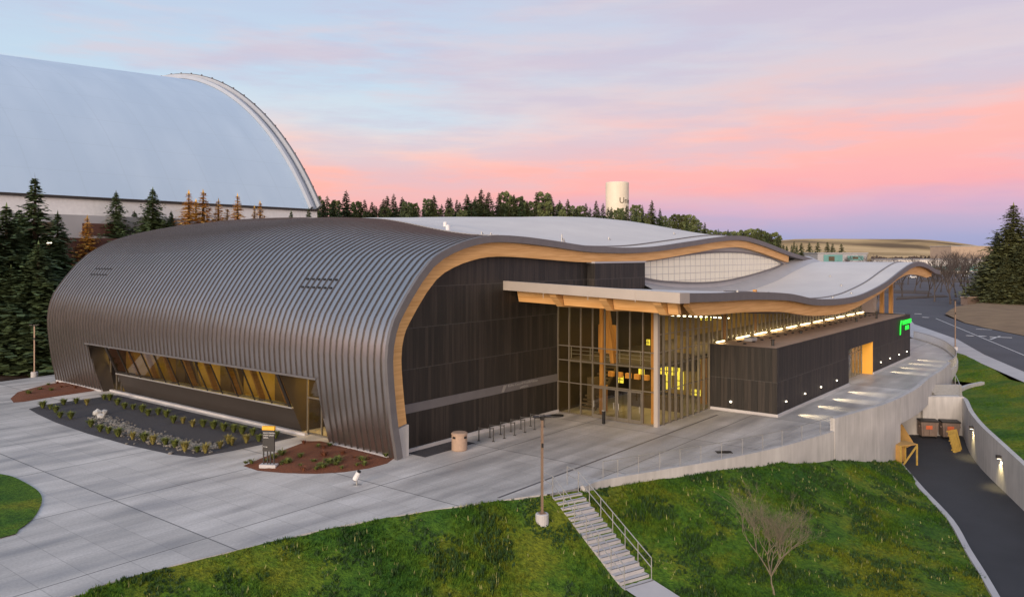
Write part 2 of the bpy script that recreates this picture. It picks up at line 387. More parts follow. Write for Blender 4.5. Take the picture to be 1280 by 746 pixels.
def ground_mat():
    m, nt, b = new_mat('ground_cover'); L = nt.links
    tc = N(nt, 'ShaderNodeTexCoord'); sp = N(nt, 'ShaderNodeSeparateXYZ'); L.new(tc.outputs['Object'], sp.inputs[0])
    n1 = N(nt, 'ShaderNodeTexNoise'); n1.inputs['Scale'].default_value = .007; n1.inputs['Detail'].default_value = 10; L.new(tc.outputs['Object'], n1.inputs['Vector'])
    n2 = N(nt, 'ShaderNodeTexNoise'); n2.inputs['Scale'].default_value = .5; n2.inputs['Detail'].default_value = 8; L.new(tc.outputs['Object'], n2.inputs['Vector'])
    near = ramp(nt, [(.3, (.040, .026, .019)), (.7, (.095, .063, .043))]); L.new(n2.outputs[0], near.inputs[0])
    far = ramp(nt, [(.36, (.16, .11, .06)), (.48, (.42, .29, .14)), (.62, (.62, .44, .23))]); L.new(n1.outputs[0], far.inputs[0])
    mr = N(nt, 'ShaderNodeMapRange'); mr.inputs['From Min'].default_value = 150; mr.inputs['From Max'].default_value = 650
    L.new(sp.outputs[1], mr.inputs[0])
    mx = N(nt, 'ShaderNodeMix', data_type='RGBA'); L.new(mr.outputs[0], mx.inputs[0]); L.new(near.outputs[0], mx.inputs[6]); L.new(far.outputs[0], mx.inputs[7])
    L.new(mx.outputs[2], b.inputs['Base Color']); b.inputs['Roughness'].default_value = .95; b.inputs['Specular IOR Level'].default_value = .1
    return m
M['ground'] = ground_mat()

def dome_mat():
    m, nt, b = new_mat('dome_membrane'); L = nt.links
    tc = N(nt, 'ShaderNodeTexCoord')
    mp = N(nt, 'ShaderNodeMapping'); mp.inputs['Scale'].default_value = (1, .25, .25); L.new(tc.outputs['Object'], mp.inputs[0])
    n1 = N(nt, 'ShaderNodeTexNoise'); n1.inputs['Scale'].default_value = .22; n1.inputs['Detail'].default_value = 9; L.new(mp.outputs[0], n1.inputs['Vector'])
    n2 = N(nt, 'ShaderNodeTexNoise'); n2.inputs['Scale'].default_value = .03; n2.inputs['Detail'].default_value = 5; L.new(tc.outputs['Object'], n2.inputs['Vector'])
    ad = N(nt, 'ShaderNodeMath', operation='ADD'); L.new(n1.outputs[0], ad.inputs[0]); L.new(n2.outputs[0], ad.inputs[1])
    r = ramp(nt, [(.0, (.42, .54, .68)), (.42, (.42, .55, .69)), (.55, (.455, .585, .72)), (.68, (.49, .62, .76))]); 
    hf = N(nt, 'ShaderNodeMath', operation='MULTIPLY'); hf.inputs[1].default_value = .5; L.new(ad.outputs[0], hf.inputs[0]); L.new(hf.outputs[0], r.inputs[0])
    sp = N(nt, 'ShaderNodeSeparateXYZ'); L.new(tc.outputs['Object'], sp.inputs[0])
    col = r.outputs[0]
    for ax, per in ((0, 7.3), (2, 5.1)):
        mu = N(nt, 'ShaderNodeMath', operation='MULTIPLY'); mu.inputs[1].default_value = 1 / per; L.new(sp.outputs[ax], mu.inputs[0])
        fr = N(nt, 'ShaderNodeMath', operation='FRACT'); L.new(mu.outputs[0], fr.inputs[0])
        lt = N(nt, 'ShaderNodeMath', operation='LESS_THAN'); lt.inputs[1].default_value = .03; L.new(fr.outputs[0], lt.inputs[0])
        ml = N(nt, 'ShaderNodeMath', operation='MULTIPLY'); ml.inputs[1].default_value = .35; L.new(lt.outputs[0], ml.inputs[0])
        mx = N(nt, 'ShaderNodeMix', data_type='RGBA'); L.new(ml.outputs[0], mx.inputs[0]); L.new(col, mx.inputs[6]); mx.inputs[7].default_value = (.38, .50, .62, 1); col = mx.outputs[2]
    L.new(col, b.inputs['Base Color']); b.inputs['Roughness'].default_value = .75
    return m
M['dome'] = dome_mat()

# ------------------------------------------------------------------ local building frame
ANG = R(38.4)
U = Vector((math.sin(ANG), math.cos(ANG), 0)); V = Vector((-U.y, U.x, 0)); O0 = Vector((-7, 49.6, 0))
RZ = math.atan2(U.y, U.x)
def W(s, t, z=0): return O0 + U * s + V * t + Vector((0, 0, z))

# ------------------------------------------------------------------ terrain
def hills(x, y):
    z = 21 * smooth(125, 300, y) * (1 - smooth(25 + .1 * y, 20 + .36 * y, x)) * (1 - .75 * smooth(500, 900, y))
    z += 8 * smooth(95, 135, y) * (1 - smooth(-45, 0, x)) * (1 - smooth(150, 260, y))
    if y > 500:
        ax = x / y
        p = 1 - smooth(.50, .66, ax)
        z += 43 * math.exp(-((y - 1500) / 420) ** 2) * (.38 + .62 * p) * (1 + .25 * noise.noise(Vector((x / 260, y / 400, 3)))) * smooth(.2, .36, ax)
        z += 5 * math.exp(-((y - 900) / 160) ** 2) * smooth(.30, .40, ax) * (1 - smooth(.5, .6, ax)) * (1 + .6 * noise.noise(Vector((x / 60, y / 90, 8))))
    z += .5 * noise.noise(Vector((x / 25, y / 25, 0))) * smooth(150, 300, y) * (1 - smooth(20, 50, x) * (1 - smooth(600, 700, y)))
    return z
def ground_z(x, y):
    w = smooth(-52, -38, x) * (1 - smooth(54, 68, x)) * (1 - smooth(104, 118, y))
    return hills(x, y) - .06 - 6.5 * w
xs = [-4000, -2500, -1500, -1000, -700, -500, -380, -300, -250, -200, -170, -140, -120, -100, -85, -75] + list(np.arange(-66, 120, 2.0)) + list(np.arange(125, 260, 8)) + list(np.arange(270, 1500, 25)) + [1700, 2200, 3000, 5000]
ys = [-600, -300, -120, -60, -20, 0] + list(np.arange(6, 130, 2.5)) + list(np.arange(134, 420, 8)) + list(np.arange(440, 2100, 28)) + [2300, 2800, 3600, 5000, 8000]
g = MB(); g.grid([[(x, y, ground_z(x, y)) for x in xs] for y in ys], flip=True)
tag(g.build('ground', M['ground'], smooth_=True), kind='structure')

def rbf(pts):
    P = np.array([(p[0], p[1]) for p in pts]); z = np.array([p[2] for p in pts])
    D = np.linalg.norm(P[:, None] - P[None], axis=2)
    n = len(P); A = np.zeros((n + 3, n + 3)); A[:n, :n] = D; A[:n, n] = 1; A[n, :n] = 1
    A[:n, n+1:] = P; A[n+1:, :n] = P.T
    w = np.linalg.solve(A, np.concatenate([z, [0, 0, 0]]))
    def f(x, y):
        d = np.hypot(P[:, 0] - x, P[:, 1] - y)
        return float(d @ w[:n] + w[n] + w[n+1] * x + w[n+2] * y)
    return f
def sheet(name, poly, zf, step=None, mat_=None, label=None, kind='structure', parent=None, cat=None, extra=()):
    """flat or draped sheet filling a polygon (x,y)"""
    pts = [Vector((p[0], p[1])) for p in poly]
    dens = []
    if step:
        n = len(pts)
        for i in range(n):
            a = pts[i]; b = pts[(i + 1) % n]; k = max(1, int((b - a).length / step))
            for j in range(k): dens.append(a.lerp(b, j / k))
        pts = dens
    n = len(pts); allp = list(pts)
    if step:
        x0 = min(p.x for p in pts); x1 = max(p.x for p in pts); y0 = min(p.y for p in pts); y1 = max(p.y for p in pts)
        x = x0
        while x < x1:
            y = y0
            while y < y1:
                allp.append(Vector((x + random.uniform(-.1, .1) * step, y + random.uniform(-.1, .1) * step))); y += step
            x += step
    v, e, f, *_ = delaunay_2d_cdt(allp, [], [list(range(n))], 1, 1e-4)
    mb = MB(); mb.v = [(p.x, p.y, zf(p.x, p.y) if callable(zf) else zf) for p in v]
    for q in f:
        a, b_, c = [v[i] for i in q[:3]]
        cr = (b_.x - a.x) * (c.y - a.y) - (b_.y - a.y) * (c.x - a.x)
        mb.f.append(tuple(q) if cr > 0 else tuple(reversed(q))); mb.m.append(0)
    o = mb.build(name, mat_, parent, smooth_=bool(step))
    return tag(o, label, cat, kind=kind)
def inside(poly, x, y):
    c = False; j = len(poly) - 1
    for i in range(len(poly)):
        a, b = poly[i], poly[j]
        if (a[1] > y) != (b[1] > y) and x < (b[0] - a[0]) * (y - a[1]) / (b[1] - a[1]) + a[0]: c = not c
        j = i
    return c
# stairs
SD = Vector((.54, -.842, 0)).normalized(); SP = Vector((-SD.y, SD.x, 0)); ST = Vector((2.78, 41.95, 0)); SW = .9
TREAD, RISE, NST = .345, .17, 17
def stair_pt(a, b, z=0): return ST + SD * a + SP * b + Vector((0, 0, z))
# front edge of the plaza
edge_px = [(82, 746), (115, 734), (197, 711), (279, 691), (354, 673), (420, 658), (500, 643.5), (560, 634), (620, 625.5), (684, 617)]
front = [gp(*p) for p in edge_px]
front = [Vector((-34, 20.5, 0)), Vector((-23, 25.6, 0))] + front
front = spline2(front, 4)
wall_line = [(3.66, 42.6), (4.9, 43.9), (8.4, 45.9), (12.6, 48.3), (17.4, 51.6), (22.4, 55.9)]
par_line = [(22.4, 55.9), (25.4, 58.5), (28.4, 61.2), (30.9, 63.9)]
bridge_line = [(30.9, 63.9), (34.4, 68.2), (38.9, 74.5), (43.0, 79.8), (46.6, 85.0)]
rail_line = [(46.6, 85.0), (49.6, 89.0), (52.6, 94.3), (54.9, 99.5), (57.3, 106.0), (59.0, 113), (59.6, 118)]
allw = spline2(wall_line[:-1] + par_line[:-1] + bridge_line[:-1] + rail_line, 5)
plaza_poly = [(p.x, p.y) for p in front] + [tuple(stair_pt(0, -SW)[:2]), tuple(stair_pt(0, SW)[:2])] + [(p.x, p.y) for p in allw] + \
    [(56, 119), (36, 104), (10, 98), (-20, 95), (-36, 92), (-44, 87), (-47.4, 83.2), (-50.3, 78), (-62, 69), (-85, 55), (-85, 12), (-50, 12)]
# left edge of the service road
curb = [(31.0, 64.0), (28.9, 56.0), (27.3, 49.4), (25.5, 44.4), (23.8, 39.5), (20.6, 31), (16.5, 22), (12, 13)]
curb = [(p.x, p.y) for p in spline2(curb, 4)]
rw_base = [(41.3, 72.6), (38.8, 67.4), (36.6, 61.9), (34.9, 56.6), (33.2, 51.2), (31.2, 45.0), (28.2, 37), (24.5, 28), (19.5, 17)]
rw = [(p.x, p.y) for p in spline2([(49.0, 82.9), (46.0, 80.6), (43.3, 77.6), (42.0, 75.0)] + rw_base, 4)]
rw_low = rw[rw.index(min(rw, key=lambda q: (q[0]-41.3)**2 + (q[1]-72.6)**2)):]
LP = [(p.x, p.y, -.035) for p in front[::3]]
for a in np.arange(0, 5.9, .8):
    for b in (-1.0, 1.0): q = stair_pt(a, b); LP.append((q.x, q.y, -.5 * a - .12))
for a in (7, 9, 12):
    q = stair_pt(a, 0); LP.append((q.x, q.y, -2.98 - .12 * (a - 6)))
LP += [(4.9, 43.6, -.28), (8.4, 45.6, -.36), (12.6, 48.0, -.45), (17.4, 51.3, -.85), (22.4, 55.5, -1.85), (25.4, 58.0, -2.6), (28.4, 60.8, -3.35), (30.6, 63.2, -3.9)]
LP += [(x, y, -4.12) for x, y in curb[4::3]]
LP += [(10, 41, -2.35), (16, 44, -2.7), (21, 49, -3.1), (15, 38, -3.6), (20, 40, -3.8), (8, 34, -3.9), (0, 33, -3.2), (-6, 30, -3.0), (-14, 24, -2.6), (0, 20, -4.8), (-30, 14, -2.6), (10, 24, -4.6)]
lawn_z0 = rbf(LP)
def lawn_z(x, y):
    return lawn_z0(x, y) + .09 * noise.noise(Vector((x * .9, y * .9, 1.5)))*min(1, max(0, (44 + .35 * x - y) / 3))
lawn_poly = [(p.x, p.y - .02) for p in front] + [(1.9, 41.5), (3.7, 42.45)] + [(p.x, p.y) for p in spline2(wall_line, 5)][1:] + [(p.x, p.y) for p in spline2(par_line, 5)][1:-1] + curb + [(12, 6), (-34, 6)]
lawn = sheet('front_lawn', lawn_poly, lawn_z, .55, M['grass'], 'sloping green lawn between plaza and service road', cat='lawn')
lawn['kind'] = 'structure'

sheet('plaza', plaza_poly, 0.0, None, M['plaza'])
# plaza slab edge and underside seen from the lawn and the loading bay
e = MB()
fr = [(p.x, p.y) for p in front]
for a, b in zip(fr[:-1], fr[1:]): e.quad((*b, 0), (*a, 0), (*a, -.3), (*b, -.3))
tag(e.build('plaza_edge', M['conc']), kind='structure')
deck = MB()
dk = [(p.x, p.y) for p in spline2([(27.5, 61.0), (30.9, 64.3), (34.2, 68.6), (38.7, 74.8), (43.0, 80.2)], 4)] + [(38, 88), (18, 76)]
deck.prism(dk, -1.15, -.05)
tag(deck.build('walkway_deck', M['conc']), kind='structure')

# service road and loading bay floor
road_poly = curb[::-1] + [(24.5, 66.5), (18, 74.5), (22, 82), (44, 84), (43.6, 78.2), (42.0, 75.0)] + rw_low + [(16, 10)]
sheet('service_road', road_poly, -4.2, None, M['asphalt'])
k_ = MB()
for a, b in zip(curb[:-1], curb[1:]):
    va = Vector((*a, 0)); vb = Vector((*b, 0)); nrm = (vb - va).cross(Vector((0, 0, 1))).normalized() * .17
    k_.bar(va + Vector((0, 0, -4.12)), vb + Vector((0, 0, -4.12)), .34, .30)
tag(k_.build('road_kerb', M['walkc']), kind='structure')

# right grass bank
bank_b = [(p[0] + .2, p[1]) for p in rw]
BP = [(x, y, z) for (x, y), z in zip(rw, np.interp([q[1] for q in rw], [17, 30, 45, 51, 60, 69, 85], [-3.6, -2.75, -1.85, -1.55, -1.2, -1.05, -1.15]))]
sw_near = [gp(1196, 440.5), gp(1229, 455), gp(1280, 477.5), Vector((46.5, 66, 0)), Vector((42, 52, 0)), Vector((36, 36, 0)), Vector((27, 14, 0))]
sw_near = [Vector((57.6, 105.5, 0))] + [Vector((v.x, v.y, 0)) for v in sw_near]
bank_b = [(p[0] + .05, p[1]) for p in rw]
BP2 = BP[::3] + [(v.x, v.y, -.04) for v in sw_near] + [(49.6, 88.6, -.5), (52.6, 94.0, -.3), (55, 99.3, -.1)] + [(46, 76, -.9), (49, 84, -.8)]
bank_zf = rbf(BP2)
bank_poly = bank_b[::-1] + [(47.4, 85.0), (49.0, 89.2), (51.9, 94.5), (54.3, 99.8), (56.4, 105.0)] + [(v.x, v.y) for v in sw_near]
sheet('grass_bank', bank_poly, lambda x, y: bank_zf(x, y) + .03 * noise.noise(Vector((x, y, 0))), .8, M['grass'])
# pavement beside the street
sw_far = [Vector((83, 168, 0)), gp(1142, 405), gp(1196, 424), gp(1229, 443), gp(1280, 465), Vector((51, 68, 0)), Vector((46.3, 53, 0)), Vector((40, 36, 0)), Vector((31, 13, 0))]
sw_poly = [(v.x, v.y) for v in sw_near[::-1]] + [(59.8, 114), (60, 119), (63.5, 130), (67, 142), (77, 170)] + [(v.x, v.y) for v in sw_far]
sheet('pavement', sw_poly, .0, None, M['walkc'])
kb = MB()
for a, b in zip(sw_far[:-1], sw_far[1:]): kb.bar(a + Vector((0, 0, -.06)), b + Vector((0, 0, -.06)), .18, .14)
tag(kb.build('pavement_kerb', M['walkc']), kind='structure')
st_far = [Vector((34, 0, 0)), Vector((55, 40, 0)), Vector((71, 90, 0)), gp(1280, 420), gp(1229, 409.5), gp(1205, 403.6), gp(1180, 394), gp(1195, 388), gp(1249, 379.5), Vector((210, 197, 0)), Vector((400, 190, 0))]
street_poly = [(v.x, v.y) for v in sw_far[::-1]] + [(83, 168), (74, 172), (64, 146), (40, 150), (55, 235), (400, 240)] + [(v.x, v.y) for v in st_far[::-1]]
# (street sheet sits a little below the pavement: a kerb height)
sheet('street', street_poly, -.012, None, M['street'])
lot_poly = [(40, 150), (55, 234), (430, 239), (900, 620), (190, 620), (30, 200)]
sheet('parking_lot_surface', lot_poly, .03, None, M['lot'])
isl = MB()
for (a, b, c, d) in [((1045, 364), (1165, 368), (1160, 364), (1050, 361)), ((1150, 352), (1250, 354), (1245, 350.5), (1150, 349)), ((1060, 355), (1130, 356), (1130, 353.5), (1060, 352.5)), ((1120, 374.5), (1185, 371), (1180, 369), (1122, 371))]:
    isl.prism([gp(*q)[:2] for q in (a, b, c, d)], .0, .18)
tag(isl.build('planting_islands', M['dirt'], fix=True), kind='structure')
fieldp = [(v.x + .2, v.y) for v in st_far[2:]] + [(400, 60), (120, 30), (60, 30)]
sheet('dry_field', fieldp, lambda x, y: .03 + .9 * smooth(0, 14, (x - 80) - abs(y - 130) * .1), 6, M['drygrass'])
pm = MB()
def dash(px0, py0, px1, py1, w):
    a = gp(px0, py0); b = gp(px1, py1); pm.bar(a + Vector((0, 0, .006)), b + Vector((0, 0, .006)), w, .01)
for q in [(1143, 392, 1152, 392.3, .9), (1153, 396.4, 1161, 396.8, .9), (1208, 419.2, 1217, 419.8, .8), (1223, 419.6, 1232, 420.4, .8), (1237, 420.8, 1265, 422, .55), (1220, 411, 1240, 412, .4), (1238, 424, 1250, 420, .3)]: dash(*q)
dash(1170, 398, 1290, 448, .16)
tag(pm.build('road_markings', M['paint']), kind='structure')

# left: back path, lawn island, beds
isle = [gp(0, 593), gp(15, 596), gp(30, 603), gp(45, 612), gp(52, 621), gp(51, 632), gp(42, 648), gp(24, 662), gp(0, 673), Vector((-27, 31.5, 0)), Vector((-34, 33.5, 0)), Vector((-37, 40, 0)), Vector((-33, 44.8, 0))]
isle = [(p.x, p.y) for p in spline2([v.to_2d() for v in isle] + [isle[0].to_2d()], 3)][:-1]
sheet('lawn_island', isle, lambda x, y: .02 + .05 * noise.noise(Vector((x, y, 2))) * 0 + .03, .6, M['grass'])
bedg = [gp(36, 511), gp(60, 505), gp(100, 499.5), gp(146, 493.5), gp(230, 513), gp(300, 529), gp(372, 545.5), gp(330, 555), gp(290, 563.5), gp(246, 571.5), gp(215, 568), gp(160, 556), gp(110, 542), gp(70, 528), gp(48, 518)]
sheet('gravel_bed', [v.to_2d() for v in bedg], .006, None, M['gravel'])
bed_r = [gp(*q) for q in [(304, 582), (330, 571), (355, 562), (384, 551), (400, 551), (440, 559), (470, 566), (492, 573), (484, 579), (462, 585), (430, 590), (395, 592), (355, 591), (322, 588)]]
bed_l = [gp(*q) for q in [(13, 498), (22, 490), (40, 485), (60, 480), (82, 477), (105, 482), (124, 487.5), (100, 491), (60, 497), (30, 502), (17, 503)]]
def bump_bed(poly, h):
    c = sum((v for v in poly), Vector()) / len(poly)
    def zf(x, y):
        d = min(((Vector((x, y, 0)) - (a + (b - a) * max(0, min(1, (Vector((x, y, 0)) - a).dot(b - a) / (b - a).length_squared)))).length) for a, b in zip(poly, poly[1:] + poly[:1]))
        return .006 + h * smooth(0, 1.0, d) + .03 * noise.noise(Vector((x * 3, y * 3, 0))) * smooth(0, .4, d)
    return zf
sheet('mulch_bed', [v.to_2d() for v in bed_r], bump_bed(bed_r, .16), .25, M['mulch'])
sheet('mulch_bed', [v.to_2d() for v in bed_l], bump_bed(bed_l, .16), .35, M['mulch'])

# ------------------------------------------------------------------ ARENA
A = empty('arena_building', O0, RZ, 'timber and bronze metal arena with wave shaped roofs on the plaza', 'arena')
E_ = curve([(0, 9.9), (1.9, 12.0), (3.8, 12.92), (5.8, 13.45), (8.0, 13.74), (11.1, 13.73), (15, 13.5), (20.9, 13.08), (30, 13.08), (38.8, 13.7), (46.5, 14.31), (52.4, 14.5), (58.2, 14.0), (68.6, 12.65), (78, 11.7), (82, 11.3)])
C_ = curve([(0, 10.8), (1.9, 12.75), (5, 14.5), (9, 15.5), (12, 15.85), (19, 15.85), (24, 15.75), (33, 16.5), (41, 17.0), (50, 17.3), (60, 16.9), (70, 15.0), (78, 12.4), (82, 11.4)])
C2_ = curve([(0, 10.5), (1.9, 12.4), (5, 14.05), (10.5, 15.4), (16, 16.2), (20.6, 16.7), (28, 17.0), (40, 17.5), (50, 17.6), (82, 12)])
def Zr(s, t):
    e = E_(s); c = C_(s) + (C2_(s) - C_(s)) * smooth(20, 45, t)
    f = smooth(-2, 21, t) if s > 20 else smooth(-2, 23, t)
    f = max(0, (f - smooth(-2, 21, -.8))) / (1 - smooth(-2, 21, -.8))
    return e + (c - e) * f
lowprof = [(-.96, 0), (-1.13, .9), (-1.31, 1.75), (-1.50, 3.0), (-1.66, 4.35), (-1.75, 5.3), (-1.78, 6.1), (-1.70, 7.0), (-1.5, 7.8), (-1.2, 8.5), (-.75, 9.15), (-.1, 9.98), (.85, 11.06)]
S2, Z2 = 1.9, 11.95
NK = 22
def sb(t): return 8.6 + .37 * max(0, t + .8)
def profile(t, off=0.0, full=True):
    pts = []
    z2 = Zr(1.9, t); sc2 = z2 / Zr(1.9, -.8)
    for s, z in lowprof:
        k = 1 + (sc2 - 1) * smooth(5, 12.5, z) if z < 11 else sc2 * 1.0
        k = 1 + (sc2 - 1) * smooth(4.4, 11.9, z)
        pts.append(Vector((s, z * k)))
    smax = sb(t)
    for i in range(NK + 1):
        q = i / NK
        s = 1.9 + (smax - 1.9) * (q ** 1.25)
        pts.append(Vector((s, Zr(s, t))))
    if off:
        out = []
        for i, p in enumerate(pts):
            a = pts[max(0, i - 1)]; b = pts[min(len(pts) - 1, i + 1)]
            tg = (b - a).normalized(); nr = Vector((-tg.y, tg.x))   # outward (left/up)
            out.append(p + nr * off)
        pts = out
    return pts
DT = .6; NP = 81; T0 = -.8
OPEN0, OPEN1 = 6.2, 39.7
def op0(z): return 5.7 + .5 * z / 4.35
def op1(z): return 37.9 + 1.8 * z / 4.35
sh = MB()
tl = [T0 + DT * j for j in range(NP + 1)]
profs = [profile(t) for t in tl]; profs_s = [profile(t, .07) for t in tl]
KO = 4  # profile index at z 4.35
def is_open(j, k): return tl[j] > OPEN0 - .01 and tl[j] < OPEN1 - .01 and k < KO
for j in range(NP):
    a, b = profs[j], profs[j + 1]; base = len(sh.v)
    for k in range(len(a)):
        pass
    rows = []
    t0, t1 = tl[j], tl[j + 1]
    for k in range(len(a)):
        ex = (b[k] - a[k])
        rows.append([(a[k].x, t0, a[k].y), (b[k].x, t1, b[k].y)])
    for k in range(len(a) - 1):
        def seg(ta, tb):
            if tb - ta < 1e-3: return
        if k >= KO:
            sh.quad(rows[k][0], rows[k][1], rows[k+1][1], rows[k+1][0], m=0); continue
        zA, zB = a[k].y, a[k+1].y
        xA, xB = a[k].x, a[k+1].x
        def cl_(v): return min(t1, max(t0, v))
        l0, l1 = cl_(op0(zA)), cl_(op0(zB)); r0, r1 = cl_(op1(zA)), cl_(op1(zB))
        if l0 > t0 + 1e-4 or l1 > t0 + 1e-4: sh.quad((xA, t0, zA), (xA, l0, zA), (xB, l1, zB), (xB, t0, zB))
        if r0 < t1 - 1e-4 or r1 < t1 - 1e-4: sh.quad((xA, r0, zA), (xA, t1, zA), (xB, t1, zB), (xB, r1, zB))
shell = sh.build('metal_shell', M['shell'], A, smooth_=True, fix=True)
for p in shell.data.polygons: p.use_smooth = True
# outward normals check
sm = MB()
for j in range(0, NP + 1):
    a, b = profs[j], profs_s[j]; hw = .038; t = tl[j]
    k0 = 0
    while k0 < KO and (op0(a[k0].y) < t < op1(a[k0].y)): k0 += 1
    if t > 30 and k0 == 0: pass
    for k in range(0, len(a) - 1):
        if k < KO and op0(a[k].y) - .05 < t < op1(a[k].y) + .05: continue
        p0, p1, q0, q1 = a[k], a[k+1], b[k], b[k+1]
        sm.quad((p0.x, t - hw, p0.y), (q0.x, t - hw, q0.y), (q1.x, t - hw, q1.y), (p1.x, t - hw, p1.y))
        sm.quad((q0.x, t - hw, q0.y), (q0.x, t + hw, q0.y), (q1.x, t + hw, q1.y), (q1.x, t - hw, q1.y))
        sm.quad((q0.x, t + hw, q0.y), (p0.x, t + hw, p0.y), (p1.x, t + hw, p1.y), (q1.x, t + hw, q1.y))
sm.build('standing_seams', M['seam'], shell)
# far end wall of shell and concrete plinth
ew = MB(); pe = profs[-1]
ew.quad(*[(p.x, tl[-1] - .02, p.y) for p in pe], (pe[-1].x, tl[-1] - .02, 0))
ew.build('end_wall', M['panel'], A)
pl = MB()
for (a, b) in [(0.0, 5.6), (38.0, 47.6)]:
    pl = MB(); pl.box(-1.12, -.6, a, b, 0, .14); pl.build('concrete_plinth', M['walkc'], A)
# rim fascia + thickness
def gable_curve(off, smax=78.5):
    pts = list(profile(-.8)[:len(lowprof)])
    s = 1.9
    while s < smax:
        pts.append(Vector((s, E_(s)))); s += 1.0 if s < 12 else 1.6
    pts.append(Vector((smax, E_(smax))))
    o = []
    for i, p in enumerate(pts):
        a = pts[max(0, i - 1)]; b = pts[min(len(pts) - 1, i + 1)]
        tg = (b - a).normalized(); o.append(p + Vector((-tg.y, tg.x)) * off(p.x) if callable(off) else p + Vector((-tg.y, tg.x)) * off)
    return o
outer = gable_curve(.09); inn = gable_curve(-.40)
ri = MB()
for i in range(len(outer) - 1):
    a, b, c, d = outer[i], outer[i+1], inn[i+1], inn[i]
    ri.quad((a.x, -.86, a.y), (d.x, -.86, d.y), (c.x, -.86, c.y), (b.x, -.86, b.y))
    ri.quad((a.x, -.86, a.y), (b.x, -.86, b.y), (b.x, -.62, b.y), (a.x, -.62, a.y))
    ri.quad((d.x, -.86, d.y), (d.x, .4, d.y), (c.x, .4, c.y), (c.x, -.86, c.y))
ri.build('roof_fascia', M['fascia'], A)
# timber arch
def wdepth(s): return -(1.42 - .22 * smooth(12, 24, s) + .0 * s)
w0 = gable_curve(-.42, 68.5); w1 = gable_curve(wdepth, 68.5)
ar = MB(); i0 = 2
for i in range(i0, len(w0) - 1):
    a, b, c, d = w0[i], w0[i+1], w1[i+1], w1[i]
    ar.quad((a.x, -.5, a.y), (d.x, -.5, d.y), (c.x, -.5, c.y), (b.x, -.5, b.y))
    ar.quad((d.x, -.5, d.y), (d.x, -.02, d.y), (c.x, -.02, c.y), (c.x, -.5, c.y))
ar.build('timber_arch', M['glulam'], A)
ft = MB()
p_ = [(-.78, 0), (.10, 0), (.10, 1.95), (-.86, 1.80)]
for tt in (-.60,):
    ft.quad(*[(x, -.68, z) for x, z in p_]); ft.quad(*[(x, .02, z) for x, z in reversed(p_)])
    for i in range(4):
        a = p_[i]; b = p_[(i + 1) % 4]; ft.quad((a[0], -.68, a[1]), (a[0], .02, a[1]), (b[0], .02, b[1]), (b[0], -.68, b[1]))
ft.build('concrete_foot', M['conc'], A)
# dark boarded gable wall
wl = MB()
inner = gable_curve(lambda s: wdepth(s) + .25, 22.5)
poly = [(-.55, 0)] + [(p.x, p.y) for p in inner if p.y > .5 and p.x <= 21.6] + [(21.6, 11.9), (21.6, 0)]
wl.quad(*[(x, 0, z) for x, z in poly])
wl.build('timber_wall', M['charred'], A)
wb = MB(); wb.box(.15, 17.1, -.04, -.005, 2.47, 3.05)
band = wb.build('metal_band', M['fascia'], A)
cb_ = MB(); cb_.box(.12, 17.1, -.12, -.002, 0, .22); cb_.build('concrete_plinth', M['walkc'], A)
gs = MB(); gs.box(.5, 5.2, -1.7, -.13, .004, .012); gs.build('gravel_strip', M['gravel'], A)
# upper dark box
ub = MB(); ub.box(21.4, 29.9, -.75, .1, 8.8, 11.75); ub.build('timber_box', M['charred'], A)
ub = MB(); ub.box(21.3, 30.0, -.82, .1, 11.752, 11.9); ub.build('box_cap', M['flash'], A)
# lower roof W(s)
Wl = curve([(9, 10.1), (10.3, 10.05), (16, 9.85), (22, 9.7), (30, 9.25), (36, 8.6), (42, 8.3), (48, 8.25), (53, 8.5), (61, 9.35), (68.5, 10.6), (74, 11.35), (78, 11.5), (83, 11.15), (88, 10.4), (91, 10.2)])
def Wz(s, t): return Wl(s) + .45 * (1 - smooth(10, 20, s)) * (1 + t / 14)
# surround wall from lower roof to eye
fl_ = MB(); ss = list(np.arange(29.9, 79, 1.5))
fl_.grid([[(s, 0, Wl(s) - .3) for s in ss], [(s, 0, E_(s) - .9) for s in ss]])
fl_.build('window_surround', M['flash'], A)
cant = MB()   # sloped cant strip at roof junction
cant.grid([[(s, -1.7 - .0 * s, Wl(s) + .01) for s in ss], [(s, -.01, Wl(s) + .75) for s in ss]], flip=False)
cant.build('cant_strip', M['flash'], A)
def onT(px, py, t):
    r = (px - 640) / FOC; X0 = O0.x + V.x * t; Y0 = O0.y + V.y * t
    s = (r * Y0 - X0) / (U.x - U.y * r); return (s, HC - (py - HY) / FOC * (Y0 + U.y * s))
et = [(29.95, 11.80), (33, 11.98), (36.5, 12.25), (42, 12.58), (48, 12.76), (54, 12.72), (59, 12.42), (63.5, 11.95), (67.4, 11.27)]
eb = [(29.95, 10.40), (34, 9.95), (40, 9.62), (46, 9.5), (51, 9.65), (56, 10.0), (60.5, 10.4), (64.5, 10.85), (67.4, 11.27)]
ft_, fb_ = curve(et), curve(eb)
ss2 = list(np.linspace(29.95, 67.4, 46))
ey = MB(); ey.grid([[(s, -.06, fb_(s)) for s in ss2], [(s, -.06, ft_(s)) for s in ss2]])
eye = ey.build('lens_window', M['poly'], A)
mu = MB()
for s in np.arange(31, 67, 1.2): mu.bar((s, -.08, fb_(s)), (s, -.08, ft_(s)), .035, .03)
for z in np.arange(9.9, 12.8, .7):
    seg = [s for s in np.arange(29.95, 67.4, .4) if fb_(s) < z < ft_(s)]
    if len(seg) > 1: mu.bar((seg[0], -.08, z), (seg[-1], -.08, z), .03, .035)
mu.build('glazing_bars', M['flash'], eye)
fm = MB()
for f in (ft_, fb_):
    for a, b in zip(ss2[:-1], ss2[1:]): fm.bar((a, -.1, f(a)), (b, -.1, f(b)), .14, .16)
